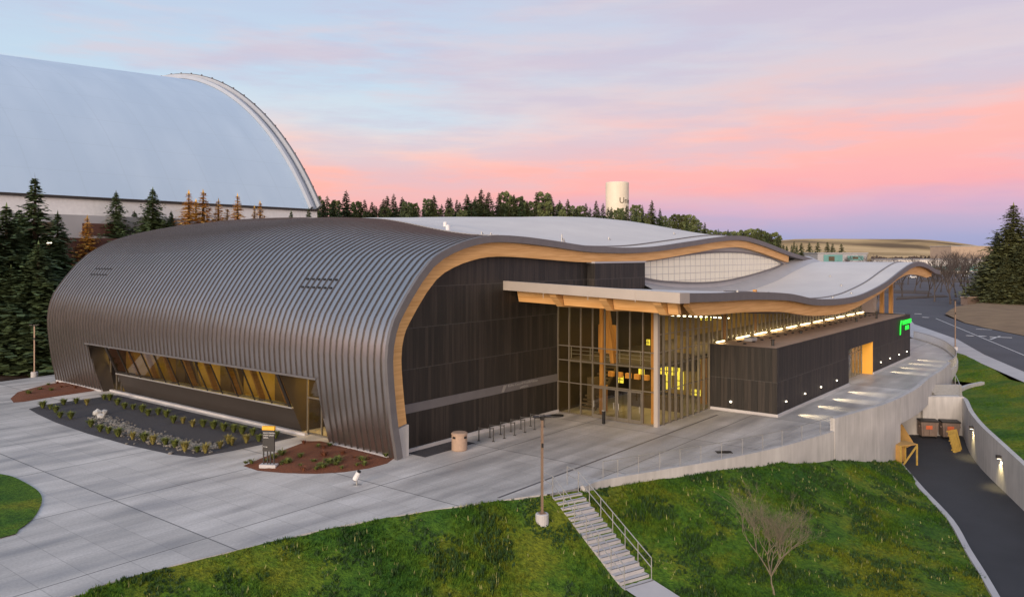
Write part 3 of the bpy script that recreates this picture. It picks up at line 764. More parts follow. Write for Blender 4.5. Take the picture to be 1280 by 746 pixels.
fm.build('window_frame', M['fascia'], eye)
# upper membrane roof
ur = MB(); rows = []
tt = [-.8, -.3, .4, 1.4, 2.6, 4, 6, 8, 10, 12.5, 15, 18, 21, 25, 30, 36, 42, 47.8]
for t in tt:
    s0 = sb(t) - .02; row = []
    for i in range(61):
        s = s0 + (78.6 - s0) * i / 60; row.append((s, t, Zr(s, t) - .02))
    rows.append(row)
ur.grid(rows, flip=True)
ur.build('upper_roof', M['membrane'], A, smooth_=True)
# ridge line of edge metal following the boundary between shell and membrane
eg = MB()
for a, b in zip(tt[:-1], tt[1:]): eg.bar((sb(a), a, Zr(sb(a), a) + .05), (sb(b), b, Zr(sb(b), b) + .05), .22, .14)
eg.build('ridge_trim', M['flash'], A)
# raised edge curb on upper roof
rc = MB(); pp = [(s, E_(s)) for s in np.arange(9, 78.5, 1.2)]
for a, b in zip(pp[:-1], pp[1:]):
    rc.bar((a[0], 1.6, Zr(a[0], 1.6) + .03), (b[0], 1.6, Zr(b[0], 1.6) + .03), .12, .12)
rc.build('roof_curb', M['fascia'], A)
# east end under the upper roof
ee = MB(); ee.quad((78.2, 0, 8), (78.2, 47, 8), (78.2, 47, 12), (78.2, 0, 11.4)); ee.build('end_wall', M['panel'], A)
# lower roof
LT = -14.0
lr = MB(); sS = list(np.arange(10.3, 91.4, .9)); tS_ = [LT, LT + .25, -11, -8, -5, -2, 0.0]
lr.grid([[(s, t, Wz(s, t)) for s in sS] for t in tS_], flip=True)
lr.build('lower_roof', M['membrane'], A, smooth_=True)
ls = MB(); ls.grid([[(s, t, Wz(s, t) - .5) for s in sS] for t in (LT + .05, -8, 0)])
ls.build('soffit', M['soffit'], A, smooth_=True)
lf = MB()
lf.grid([[(s, LT, Wz(s, LT) - .52) for s in sS], [(s, LT, Wz(s, LT) + .06) for s in sS]])
lf.grid([[(s, LT, Wz(s, LT) + .06) for s in sS], [(s, LT + .2, Wz(s, LT) + .06) for s in sS]])
lf.grid([[(s, LT + .2, Wz(s, LT) + .06) for s in sS], [(s, LT + .2, Wz(s, LT) - .0) for s in sS]])
lf.grid([[(91.35, LT, Wz(91.3, LT) - .5), (91.35, LT, Wz(91.3, LT) + .05)], [(91.35, 0, Wz(91.3, 0) - .5), (91.35, 0, Wz(91.3, 0) + .05)]])
lf.build('roof_fascia', M['fascia'], A)
lc = MB(); pr = list(np.arange(22, 88, 1.2))
for a, b in zip(pr[:-1], pr[1:]): lc.bar((a, LT + 2.2, Wl(a) + .03), (b, LT + 2.2, Wl(b) + .03), .13, .12)
lc.build('roof_curb', M['fascia'], A)
cf = MB(); ct = list(np.linspace(LT - .02, 0, 8))
cf.grid([[(10.24, t, Wz(10.3, t) - .58) for t in ct], [(10.24, t, Wz(10.3, t) + .08) for t in ct]], flip=True)
cf.grid([[(10.24, t, Wz(10.3, t) + .08) for t in ct], [(10.6, t, Wz(10.3, t) + .08) for t in ct]], flip=True)
cf.quad((10.24, LT - .02, Wz(10.3, LT) - .58), (11.6, LT - .02, Wz(11.6, LT) - .58), (11.6, LT - .02, Wz(11.6, LT) + .08), (10.24, LT - .02, Wz(10.3, LT) + .08))
for t in (-3.6, -7.3, -10.9): cf.box(10.22, 10.24, t - .02, t + .02, 9.45, 10.1)
cf.build('canopy_fascia', M['canopy'], A)
# glulam beams
def beam_strip(mb, s0, s1, t0, t1, top, dep, n=40):
    sl = list(np.linspace(s0, s1, n))
    a = [[(s, t0, top(s) - dep(s)) for s in sl], [(s, t0, top(s)) for s in sl]]
    mb.grid(a)
    mb.grid([[(s, t1, top(s)) for s in sl], [(s, t1, top(s) - dep(s)) for s in sl]])
    mb.grid([[(s, t1, top(s) - dep(s)) for s in sl], [(s, t0, top(s) - dep(s)) for s in sl]])
    for s in (s0, s1):
        mb.quad((s, t0, top(s) - dep(s)), (s, t1, top(s) - dep(s)), (s, t1, top(s)), (s, t0, top(s)))
bm_ = MB()
beam_strip(bm_, 12.6, 88, -13.5, -13.1, lambda s: Wz(s, -13.5) - .5, lambda s: (.35 + .6 * smooth(12.6, 13.4, s)) * (1 - .35 * smooth(44, 58, s) + .55 * smooth(68, 80, s)) * (1 - .6 * smooth(84, 88, s)), 70)
bm_.build('edge_beam', M['glulam'], A, fix=True)
for i, t in enumerate((-3.9, -8.0, -12.05)):
    b_ = MB()
    beam_strip(b_, 11.0, 17.2 if t < -8.5 else 24, t - .28, t + .28, lambda s, t=t: Wz(s, t) - .5, lambda s: .30 + .72 * smooth(11.0, 12.0, s), 16)
    b_.build('cross_beam', M['glulam'], A, fix=True)
for (a, b) in ((-3.55, -.15), (-7.65, -4.25), (-11.7, -8.35), (-13.1, -12.4)):
    b_ = MB()
    for (sa, sb_) in ((11.9, 12.25),):
        q = [(sa, a, Wz(sa, a) - 1.38), (sa, b, Wz(sa, b) - 1.38), (sa - .25, b, Wz(sa, b) - .5), (sa - .25, a, Wz(sa, a) - .5)]
        q2 = [(x + .4, y, z) for x, y, z in q]
        b_.quad(*q[::-1]); b_.quad(*q2); b_.quad(q[0], q[1], q2[1], q2[0]); b_.quad(q[1], q[2], q2[2], q2[1]); b_.quad(q[3], q[0], q2[0], q2[3])
    b_.build('edge_beam', M['glulam'], A, fix=True)
for s in np.arange(20, 84, 7.9):
    b_ = MB(); b_.box(s - .2, s + .2, -13.1, -8.8, Wl(s) - 1.15, Wl(s) - .48); b_.build('rafter', M['glulam'], A)

# glass lobby -------------------------------------------------
GS, GT = 17.2, -8.7
tw = [0 - .02] + [-1.09 * i for i in range(1, 8)] + [-8.62]
gw = MB(); gw.quad((GS, 0, .1), (GS, GT, .1), (GS, GT, 9.35), (GS, 0, 9.35))
gwo = gw.build('glass_wall', M['g_lobby'], A)
for i, t in enumerate(tw):
    m_ = MB(); m_.bar((GS - .06, t, 0), (GS - .06, t, 9.4), .075, .16, up=(1, 0, 0)); m_.build('mullion', M['alu'], gwo)
for z in (5.33, 4.2, 2.46, .06, 9.0):
    m_ = MB(); m_.box(GS - .11, GS - .02, GT + .1, -.02, z - .035, z + .035); m_.build('transom', M['alu'], gwo)
cp = MB(); cp.box(GS - .2, GS + .12, GT - .2, GT + .12, 0, 9.2); cp.build('corner_post', M['canopy'], A)
# entrance doors: four leaves
for i in range(4):
    t1 = tw[3 + i] - .05; t0 = tw[4 + i] + .05
    d = MB()
    for (a, b, c, e2) in ((t0, t0 + .09, .05, 2.4), (t1 - .09, t1, .05, 2.4)): d.box(GS - .18, GS - .1, a, b, c, e2)
    d.box(GS - .18, GS - .1, t0 + .09, t1 - .09, .05, .3); d.box(GS - .18, GS - .1, t0 + .09, t1 - .09, 2.3, 2.4)
    do = d.build('entrance_door', M['alu'], A)
    pn = MB(); pn.quad((GS - .14, t0 + .09, .3), (GS - .14, t1 - .09, .3), (GS - .14, t1 - .09, 2.3), (GS - .14, t0 + .09, 2.3)); pn.build('pane', M['g_dark'], do)
    hh = MB(); hx = t1 - .16 if i % 2 == 0 else t0 + .16
    hh.tube((GS - .24, hx, .85), (GS - .24, hx, 1.35), .018); hh.build('handle', M['galv'], do)
# south glass (lower) and clerestory
gs_ = MB(); gs_.quad((GS, GT, .1), (26.0, GT, .1), (26.0, GT, 8.4), (GS, GT, 8.6)); gso = gs_.build('glass_wall', M['g_lobby'], A)
for i in range(1, 10):
    s = GS + .98 * i - .15
    m_ = MB(); m_.box(s - .05, s + .05, GT - .22, GT - .02, 0, Wl(s) - 1.3); m_.build('mullion', M['alu'], gso)
for z in (6.64, 5.33, 4.26, 2.48, .06, 8.0):
    m_ = MB(); m_.box(GS + .12, 26, GT - .1, GT - .03, z - .03, z + .03); m_.build('transom', M['alu'], gso)
cl = MB(); cs = list(np.linspace(26, 71, 30)); cl.grid([[(s, GT, 5.3) for s in cs], [(s, GT, max(5.4, Wl(s) - 1.1)) for s in cs]]); clo = cl.build('clerestory_glass', M['g_lobby'], A)
for s in np.arange(26.6, 71, .98):
    m_ = MB(); m_.box(s - .05, s + .05, GT - .14, GT - .02, 5.2, Wl(s) - 1.0); m_.build('mullion', M['alu'], clo)
hd = MB(); hs = list(np.linspace(17.2, 79, 50)); hd.grid([[(s, GT - .16, Wl(s) - 1.5) for s in hs], [(s, GT - .16, Wl(s) - .45) for s in hs]])
hd.grid([[(s, GT + .1, Wl(s) - 1.5) for s in hs], [(s, GT - .16, Wl(s) - 1.5) for s in hs]])
hd.build('header_panel', M['fascia'], A)
tp = MB(); tp.box(71, 78.2, GT - .05, GT + .1, 0, 9.6); tp.build('end_wall', M['tan'], A)
for s in (81, 86):
    co = MB(); co.box(s - .25, s + .25, GT - .3, GT + .2, 0, Wl(s) - .5); co.build('timber_column', M['glulam_v'], A)
# interior
it = MB(); it.box(18.6, 71, -7.6, -.05, 3.85, 4.15); it.build('mezzanine_floor', M['conc_int'], A)
it = MB(); it.box(GS + .1, 34, -.03, -.005, 0, 8.3); it.build('interior_wall', M['intwall'], A)
it = MB(); it.box(34, 71, -.03, -.005, 0, 7.7); it.build('interior_wall', M['blindy'], A)
for s, t in ((18.0, -8.05), (18.6, -3.2), (31, -7.9), (38, -7.9)):
    c_ = MB(); c_.box(s - .15, s + .15, t - .15, t + .15, 0, 9.2); c_.build('timber_column', M['glulam_v'], A)
for (a, b) in (((18.5, -4.3, 4.1), (18.5, -3.6, 9.1)),):
    c_ = MB(); c_.bar(a, b, .32, .4); c_.build('brace', M['glulam_v'], A)
gr_ = MB()
for z in (4.5, 4.8, 5.1): gr_.box(18.62, 18.66, -7.5, -.2, z, z + .03)
for t in np.arange(-7.5, -.1, .9): gr_.box(18.6, 18.66, t, t + .04, 4.15, 5.1)
gr_.build('balcony_rail', M['galv'], A)
lp = MB(); lp.box(22.0, 22.14, -6.6, -2.2, 8.05, 8.13); lp.build('ceiling_lamp', M['e_int'], A)
lp = MB(); lp.box(30.0, 30.14, -6.6, -2.2, 7.0, 7.08); lp.build('ceiling_lamp', M['e_int'], A)
lp = MB(); lp.box(35.0, 35.14, -6.6, -2.2, 6.6, 6.68); lp.build('ceiling_lamp', M['e_int'], A)
for (t0, t1, z0, z1, s) in ((-7.2, -5.0, 2.7, 3.35, 24), (-3.9, -3.4, 2.5, 3.6, 24), (-1.9, -1.3, 1.6, 2.2, 24), (-6.2, -5.2, 6.6, 6.9, 32), (-8.0, -7.2, .9, 1.4, 26), (-7.6, -5.4, 2.8, 3.2, 31), (-8.2, -7.7, 1.9, 3.3, 22.5), (-8.2, -7.8, 2.2, 3.4, 20.4), (-4.9, -4.5, 1.2, 2.2, 29), (-2.8, -2.5, 4.6, 5.1, 27), (-7.9, -7.3, 2.9, 3.3, 34)):
    lp = MB(); lp.box(s, s + .1, t0, t1, z0, z1)
    nb = int((t1 - t0) / .2)
    lo = lp.build('lit_display', M['e_yel'], A)
    fb = MB()
    for k in range(1, max(2, nb)): tq = t0 + (t1 - t0) * k / max(2, nb); fb.box(s - .03, s, tq - .03, tq + .03, z0, z1)
    fb.box(s - .03, s, t0, t1, (z0 + z1) / 2 - .04, (z0 + z1) / 2 + .02)
    fb.build('bars', M['intdark'], lo)
for k in range(6):
    lp = MB(); t = -6.6 + k * .8; lp.box(21.2, 21.5, t, t + .45, 2.55, 2.95); lp.build('pendant_shade', M['glulam_v'], A)
for (a, t0, t1, z0, z1, mt) in ((19.6, -2.9, -2.3, 0, 2.1, 'glulam_v'), (27.5, -7.9, -7.3, 0, 3.8, 'glulam_v'), (22.5, -2.0, -.4, 4.2, 6.6, 'glulam_v'), (26.8, -6.9, -5.4, 4.2, 5.6, 'blindy'), (24.8, -5.0, -4.4, 4.2, 8.2, 'intdark'), (29.5, -7.5, -3.0, .2, 2.3, 'blindy')):
    c_ = MB(); c_.box(a, a + .3, t0, t1, z0, z1); c_.build('wall_partition', M[mt], A)
c_ = MB()
for k in range(14): c_.box(19.4 + k * .3, 19.75 + k * .3, -2.0, -.5, .26 * k + .1, .26 * k + .22)
c_.bar((19.4, -2.02, .1), (23.6, -2.02, 3.8), .06, .3); c_.build('lobby_stair', M['intdark'], A)
fu = MB(); fu.box(23, 23.6, -7.6, -3.2, 0, 1.05); fu.box(22.9, 23.7, -7.7, -3.1, 1.05, 1.1); fu.build('counter', M['intdark'], A)
for (s0, s1, t0, t1) in ((20, 20.7, -1.6, -.9), (26.5, 28, -3.2, -1.2)):
    fu = MB(); fu.box(s0, s1, t0, t1, 0, 2.5); fu.build('wall_partition', M['intdark'], A)
# lamps lighting the lobby
def area(name, s, t, z, sx, sy, pw, col=(1, .68, .22), rot=(0, 0, 0), parent=None):
    l = bpy.data.lights.new(name, 'AREA'); l.shape = 'RECTANGLE'; l.size = sx; l.size_y = sy; l.energy = pw; l.color = col
    o = bpy.data.objects.new(name, l); C.objects.link(o); o.parent = parent or A; o.location = (s, t, z); o.rotation_euler = rot
    return o
area('ceiling_light', 22, -4.4, 8.0, 3, 5, 120)
area('ceiling_light', 33, -4.4, 6.4, 8, 5, 220)
area('ceiling_light', 21.5, -4.4, 3.8, 4, 6, 150)
area('ceiling_light', 18.2, -4.4, 9.0, 1, 7, 60, rot=(0, 0, 0))
area('ceiling_light', 52, -4.4, 6.6, 18, 5, 420)
# ---- window bay under the shell
def bs(z): return .25 - .44 * z
B0, B1 = 10.2, 36.2
q = MB()
q.quad((bs(0), B0, 0), (bs(0), B1, 0), (bs(1.72), B1, 1.72), (bs(1.72), B0, 1.72))
for t in (B0, B1):
    q.quad((bs(0), t, 0), (bs(4.35), t, 4.35), (2.2, t, 4.35), (2.2, t, 0))
q.quad((bs(1.72), B0, 1.72), (bs(1.72), B1, 1.72), (.6, B1, 1.72), (.6, B0, 1.72))
q.build('bay_panel', M['panel'], A)
q = MB(); q.bar((bs(1.78) - .04, B0, 1.78), (bs(1.78) - .04, B1, 1.78), .16, .10, up=(0, 0, 1))
q.build('window_sill', M['galv'], A)
q = MB(); q.quad((bs(1.84), B0 + .25, 1.84), (bs(1.84), B1 - .25, 1.84), (bs(4.3), B1 - .25, 4.3), (bs(4.3), B0 + .25, 4.3))
win = q.build('ribbon_window', M['g_bay'], A)
nb = 12
for i in range(nb + 1):
    t = B0 + .25 + (B1 - B0 - .5) * i / nb
    q = MB(); w_ = .05 if 0 < i < nb else .3
    q.bar((bs(1.8) - .03, t, 1.8), (bs(4.33) - .03, t, 4.33), w_, .1, up=(1, 0, .4)); q.build('mullion', M['dark_metal'], win)
q = MB(); q.bar((bs(2.05) - .03, B0 + .3, 2.0), (bs(2.05) - .03, B1 - .3, 2.0), .05, .05); q.build('transom', M['dark_metal'], win)
q = MB(); q.quad((-1.64, OPEN0, 4.36), (-1.64, OPEN1, 4.36), (2.2, OPEN1, 4.36), (2.2, OPEN0, 4.36))
q.box(-1.80, -1.60, OPEN0 - .1, OPEN1 + .1, 4.27, 4.40)
q.build('opening_head', M['fascia'], A)
for f in (op0, op1):
    q = MB(); q.quad((-.96, f(0), 0), (-1.31, f(1.75), 1.75), (-1.5, f(3), 3), (-1.66, f(4.35), 4.35), (.08, f(4.35), 4.35), (.08, f(0), 0))
    q.build('opening_reveal', M['panel'], A)
# room behind ribbon window
q = MB()
q.quad((5.5, B0, .4), (5.5, B1, .4), (5.5, B1, 4.6), (5.5, B0, 4.6)); q.quad((.5, B0, .4), (.5, B1, .4), (5.5, B1, .4), (5.5, B0, .4))
q.quad((-1.6, B0 + .01, 4.34), (5.5, B0 + .01, 4.34), (5.5, B1, 4.34), (-1.6, B1, 4.34))
q.quad((.3, B0 + .02, .4), (5.5, B0 + .02, .4), (5.5, B0 + .02, 4.6), (.3, B0 + .02, 4.6))
q.quad((.3, B1 - .02, .4), (5.5, B1 - .02, .4), (5.5, B1 - .02, 4.6), (.3, B1 - .02, 4.6))
q.build('interior_wall', M['blindy'], A)
for i in range(9):
    t = B0 + 1.8 + i * 3.15
    q = MB(); q.bar((.9, t, .4), (-.6, t, 4.3), .24, .36); q.build('timber_column', M['shaded_wood'], A)
    if i % 2 == 0:
        q = MB(); q.bar((1.4, t + .3, .4), (1.4, t + 2.6, 4.3), .14, .16); q.build('brace', M['intdark'], A)
for t in (17.5, 25.5, 33.0):
    q = MB(); q.box(4.2, 5.4, t, t + 1.6, .4, 4.2); q.build('wall_partition', M['intdark'], A)
for t, p_w in ((13, 190), (19, 150), (25.5, 125), (32, 90)): area('ceiling_light', 2.6, t, 4.2, 2.0, 4.5, p_w, (1, .70, .20))
# side doors
for (t0, t1, pw) in ((6.5, 9.3, 130), (36.5, 38.6, 40)):
    d = MB(); s = .06
    for t in (t0, (t0 * .55 + t1 * .45), t1): d.box(s - .06, s + .06, t - .05, t + .05, 0, 4.34)
    for z in (.06, 2.55, 4.3): d.box(s - .055, s + .055, t0, t1, z - .05, z + .05)
    do = d.build('side_door', M['alu'], A)
    p2 = MB(); p2.quad((s, t0, .1), (s, t1, .1), (s, t1, 4.3), (s, t0, 4.3)); p2.build('pane', M['g_dark'], do)
    hd_ = MB(); hd_.tube((s - .12, t0 + .3, .9), (s - .12, t0 + .3, 1.3), .02); hd_.build('handle', M['galv'], do)
    q = MB(); q.quad((2.0, t0 - .04, 0), (2.0, t1 + .5, 0), (2.0, t1 + .5, 4.3), (2.0, t0 - .04, 4.3)); q.quad((2.0, t0 - .04, 0), (0.1, t0 - .04, 0), (.1, t0 - .04, 4.3), (2, t0 - .04, 4.3)); q.build('interior_wall', M['blindy'], A)
    area('ceiling_light', 1.1, (t0 + t1) / 2, 4.1, .8, 1.6, pw, (1, .62, .14))
# base kerb with small lamps in front of the bay
q = MB(); q.box(-.52, -.28, 8.9, 37.6, 0, .16); q.build('concrete_plinth', M['walkc'], A)
# vents on the shell
def vents(t0, zA, n):
    for r_ in range(2):
        for i in range(n):
            t = t0 + i * .6 + .3; pr_ = profile(t, .05); zt_v = zA + r_ * .55
            for k in range(len(pr_) - 1):
                if pr_[k].y <= zt_v < pr_[k + 1].y:
                    f = (zt_v - pr_[k].y) / (pr_[k + 1].y - pr_[k].y); c = pr_[k].lerp(pr_[k + 1], f); d = (pr_[k + 1] - pr_[k]).normalized(); break
            q = MB(); q.bar((c.x - d.x * .05, t, c.y - d.y * .05), (c.x + d.x * .05, t, c.y + d.y * .05), .30, .05, up=(d.y, 0, -d.x)); q.build('vent_slot', M['black'], A)
vents(6.4, 10.25, 6)
vents(39.4, 10.6, 6)

# annex ------------------------------------------------------
AX0, AX1, AT0, AT1, AZ = 26.0, 70.9, -14.35, -8.72, 5.2
DX0, DX1, DZ = 45.1, 53.8, 3.4
q = MB()
q.quad((AX0, AT0, .2), (DX0, AT0, .2), (DX0, AT0, AZ), (AX0, AT0, AZ)); q.quad((DX1, AT0, .2), (AX1, AT0, .2), (AX1, AT0, AZ), (DX1, AT0, AZ))
q.quad((DX0, AT0, DZ), (DX1, AT0, DZ), (DX1, AT0, AZ), (DX0, AT0, AZ))
q.quad((AX0, AT1, .2), (AX0, AT0, .2), (AX0, AT0, AZ), (AX0, AT1, AZ)); q.quad((AX1, AT0, .2), (AX1, AT1, .2), (AX1, AT1, AZ), (AX1, AT0, AZ))
q.build('annex_wall', M['charred'], A)
q = MB(); q.box(AX0 + .12, AX1 - .12, AT0 + .12, AT1, 5.0, 5.16); q.build('annex_roof', M['tanroof'], A)
q = MB()
q.box(AX0 - .04, AX1 + .04, AT0 - .04, AT0 + .12, AZ, AZ + .06); q.box(AX0 - .04, AX0 + .12, AT0 + .12, AT1, AZ, AZ + .06); q.box(AX1 - .12, AX1 + .04, AT0 + .12, AT1, AZ, AZ + .06)
q.build('parapet_cap', M['dark_metal'], A)
q = MB(); q.box(AX0 - .1, DX0, AT0 - .1, AT0 + .05, 0, .2); q.build('concrete_plinth', M['walkc'], A)
q = MB(); q.box(DX1, AX1 + .1, AT0 - .1, AT0 + .05, 0, .2); q.build('concrete_plinth', M['walkc'], A)
q = MB(); q.box(AX0 - .1, AX0 + .05, AT0 + .05, AT1, 0, .2)
q.build('concrete_plinth', M['walkc'], A)
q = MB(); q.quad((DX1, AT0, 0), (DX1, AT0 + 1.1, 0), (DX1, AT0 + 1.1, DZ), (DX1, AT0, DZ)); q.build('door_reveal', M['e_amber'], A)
q = MB(); q.quad((DX0, AT0, DZ - .01), (DX1, AT0, DZ - .01), (DX1, AT0 + 1.1, DZ - .01), (DX0, AT0 + 1.1, DZ - .01)); q.quad((DX0, AT0, 0), (DX0, AT0 + 1.1, 0), (DX0, AT0 + 1.1, DZ), (DX0, AT0, DZ)); q.build('door_reveal', M['glulam'], A)
d = MB(); dn = 7
for i in range(dn + 1):
    s = DX0 + (DX1 - DX0) * i / dn; d.box(s - .05, s + .05, AT0 + 1.05, AT0 + 1.15, 0, DZ)
d.box(DX0, DX1, AT0 + 1.06, AT0 + 1.14, 2.4, 2.5)
do = d.build('annex_door', M['alu'], A)
q = MB(); q.quad((DX0, AT0 + 1.1, 0), (DX1, AT0 + 1.1, 0), (DX1, AT0 + 1.1, DZ), (DX0, AT0 + 1.1, DZ)); q.build('pane', M['g_lobby'], do)
q = MB(); q.quad((DX0 - 1, AT0 + 3.5, 0), (DX1 + 1, AT0 + 3.5, 0), (DX1 + 1, AT0 + 3.5, 4), (DX0 - 1, AT0 + 3.5, 4)); q.build('interior_wall', M['conc_int'], A)
area('ceiling_light', (DX0 + DX1) / 2, AT0 + 2.4, 3.8, 6, 1.5, 60, (1, .8, .5))
# canopy strip lamps at the foot of the clerestory
for i in range(11):
    s = 26.6 + i * 4.08
    q = MB(); q.box(s, s + (2.7 if i else 1.4), AT1 - .55, AT1 - .38, 5.3, 5.38); q.build('strip_lamp', M['e_strip'], A)
    q = MB(); q.box(s + 2.9, s + 3.4, AT1 - 1.15, AT1 - .95, 5.16, 5.26); q.build('roof_vent', M['black'], A)
for s in np.arange(28, 70, 1.9):
    q = MB(); q.box(s, s + .22, AT1 - 2.3, AT1 - 2.1, 5.16, 5.27); q.build('roof_anchor', M['dark_metal'], A)
for (s, t, h) in ((28.5, -13.1, .45), (56.5, -12.0, .35), (40, -11.5, .2), (62.5, -12.6, .8), (66, -10.5, .3)):
    q = MB(); q.tube((s, t, 5.16), (s, t, 5.16 + h), .12); q.tube((s, t, 5.16 + h), (s, t, 5.2 + h), .19); q.build('vent_pipe', M['black'], A)
q = MB(); q.box(30.5, 31.6, -10.6, -9.9, 5.16, 5.45); q.build('hatch', M['greyb'], A)
# wall lamps with light pools
for i, s in enumerate((27.9, 32.4, 36.6, 41.2, 57.0, 61.0, 65.2, 69.0)):
    q = MB(); q.box(s - .05, s + .05, AT0 - .08, AT0 - .0, .88, .98); q.build('wall_lamp', M['e_spot'], A)
    l = bpy.data.lights.new('wall_lamp_light', 'SPOT'); l.energy = 560; l.spot_size = R(54); l.spot_blend = .8; l.color = (1, .82, .52); l.shadow_soft_size = .04
    o = bpy.data.objects.new('wall_lamp_light', l); C.objects.link(o); o.parent = A; o.location = (s, AT0 - .14, .93)
    o.rotation_euler = Vector((0, -1, -.42)).to_track_quat('-Z', 'Y').to_euler()
q = MB(); q.box(AX0 - .1, AX0, -10.7, -10.58, .7, .82); q.build('wall_lamp', M['e_spot'], A)
# signs -------------------------------------------------------
def place_text(body, size, s, z, t, mat_, parent, name='lettering', width=None):
    me = text_mesh(body, size); me.materials.clear(); me.materials.append(mat_)
    o = bpy.data.objects.new(name, me); C.objects.link(o); o.parent = parent
    o.location = (s, t, z); o.rotation_euler = (PI / 2, 0, 0)
    if width:
        w = max(v.co.x for v in me.vertices) - min(v.co.x for v in me.vertices); o.scale = (width / w, 1, 1)
    return o
place_text('Idaho Central Credit Union', .26, 10.75, 2.80, -.055, M['letter'], band, width=3.6)
place_text('ARENA', .22, 12.2, 2.53, -.055, M['letter'], band, width=1.0)
q = MB(); q.quad((9.95, -.06, 2.52), (10.25, -.06, 2.52), (10.6, -.06, 2.99), (10.2, -.06, 2.99)); q.build('logo', M['letter'], band)
sg = empty('illuminated_sign', (0, 0, 0)); sg.parent = A
place_text('IDAHO CENTRAL CREDIT UNION', .72, 66.35, 4.28, AT0 - .16, M['e_green'], sg, width=4.3)
place_text('ARENA', .72, 67.6, 3.6, AT0 - .16, M['e_green'], sg, width=1.9)
q = MB(); q.quad((64.9, AT0 - .15, 3.2), (65.5, AT0 - .15, 3.2), (65.7, AT0 - .15, 4.3), (66.2, AT0 - .15, 4.85), (65.4, AT0 - .15, 4.85), (65.0, AT0 - .15, 4.2)); q.build('logo', M['e_green'], sg)
# roof furniture (small masts and vents)
for (s, t, h) in ((22, 3.0, .9), (22.6, 3.2, .5), (12.5, 4, .3), (16, 6, .3), (33, 5, .25), (45, 4, .25)):
    q = MB(); z = Zr(s, t); q.tube((s, t, z), (s, t, z + h), .05); q.tube((s, t, z + h * .8), (s + .4, t, z), .03); q.build('roof_mast', M['galv'], A)
for (s, t) in ((30.5, -12.0), (38, -12.6), (46, -12.6), (52, -12.7), (24, -12), (58, -10), (64, -7)):
    q = MB(); z = Wl(s); q.lathe([(.01, 0), (.12, 0), (.12, .12), (.08, .18), (.01, .2)], 10, (s, t, z)); q.build('roof_vent', M['galv'], A)
for (s, t) in ((19, 14), (14, 9)):
    q = MB(); z = Zr(s, t); q.lathe([(.01, 0), (.18, 0), (.18, .4), (.01, .5)], 10, (s, t, z)); q.build('roof_vent', M['white'], A)
# steam from the vent
ms = bpy.data.materials.new('steam'); ms.use_nodes = True; nt = ms.node_tree; nt.nodes.clear()
vo = N(nt, 'ShaderNodeVolumePrincipled'); vo.inputs['Density'].default_value = .35; vo.inputs['Color'].default_value = (1, .92, .88, 1)
ou = N(nt, 'ShaderNodeOutputMaterial'); nt.links.new(vo.outputs[0], ou.inputs['Volume'])
q = MB(); q.lathe([(.01, 0), (.14, .02), (.3, .5), (.45, 1.0), (.35, 1.45), (.01, 1.7)], 14)
tag(q.build('steam_plume', ms, loc=W(62.5, -12.6, 5.98), smooth_=True), 'faint white steam rising from the black vent on the annex roof', 'steam')

# ------------------------------------------------------------------ retaining walls, stairs, rails
def strip_wall(mb, line, ztop, zbot, th, side=1):
    P = [Vector((p[0], p[1], 0)) for p in line]
    n = len(P)
    nr = []
    for i in range(n):
        a = P[max(0, i-1)]; b = P[min(n-1, i+1)]; d = (b - a).normalized(); nr.append(Vector((d.y, -d.x, 0)) * th * side)
    zt = [ztop(i / (n - 1)) if callable(ztop) else ztop for i in range(n)]; zb = [zbot(i / (n - 1)) if callable(zbot) else zbot for i in range(n)]
    A_ = [(P[i].x, P[i].y, zt[i]) for i in range(n)]; B_ = [((P[i] + nr[i]).x, (P[i] + nr[i]).y, zt[i]) for i in range(n)]
    A2 = [(P[i].x, P[i].y, zb[i]) for i in range(n)]; B2 = [((P[i] + nr[i]).x, (P[i] + nr[i]).y, zb[i]) for i in range(n)]
    mb.grid([A_, B_]); mb.grid([A2, B2]); mb.grid([A_, A2]); mb.grid([B_, B2])
    mb.quad(A_[0], B_[0], B2[0], A2[0]); mb.quad(A_[-1], B_[-1], B2[-1], A2[-1])
RW = empty('retaining_wall', (22.4, 55.9, 0), 0, 'curved board marked concrete wall carrying the walkway over the loading bay', 'wall')
def rwb(mb, name, m): 
    mb.v = [(x - 22.4, y - 55.9, z) for x, y, z in mb.v]; return mb.build(name, m, RW, fix=True)
q = MB(); strip_wall(q, [p[:2] for p in spline2(wall_line, 6)], .12, -3.2, .32); rwb(q, 'low_wall', M['conc'])
q = MB(); strip_wall(q, [p[:2] for p in spline2(par_line, 6)], 1.02, -6, .36); rwb(q, 'parapet', M['conc'])
q = MB(); strip_wall(q, [p[:2] for p in spline2(bridge_line, 6)], 1.02, lambda u: -1.05 - .6 * u, .36); rwb(q, 'bridge_beam', M['conc'])
q = MB(); strip_wall(q, [p[:2] for p in spline2(rail_line, 6)], .15, -2, .3); rwb(q, 'low_wall', M['conc'])
RL = empty('walkway_railing', (*rail_line[0], 0), 0, 'pale picket railing round the far curve of the walkway', 'railing')
def local(mb, o): mb.v = [(x - o[0], y - o[1], z - (o[2] if len(o) > 2 else 0)) for x, y, z in mb.v]; return mb
pts = spline2([(x + .1, y - .1) for x, y in rail_line], 15)
for p in pts[::1]:
    q = MB(); q.bar((p.x, p.y, .15), (p.x, p.y, 1.1), .04, .04); local(q, rail_line[0]).build('picket', M['galv'], RL)
q = MB()
for a, b in zip(pts[:-1], pts[1:]): q.bar((a.x, a.y, 1.12), (b.x, b.y, 1.12), .06, .05)
local(q, rail_line[0]).build('top_rail', M['galv'], RL)
RL2 = empty('wall_railing', (*wall_line[0], 0), 0, 'thin cable railing on the low concrete wall above the lawn', 'railing')
pts = spline2([(x + .12, y - .12) for x, y in wall_line[1:]], 3)
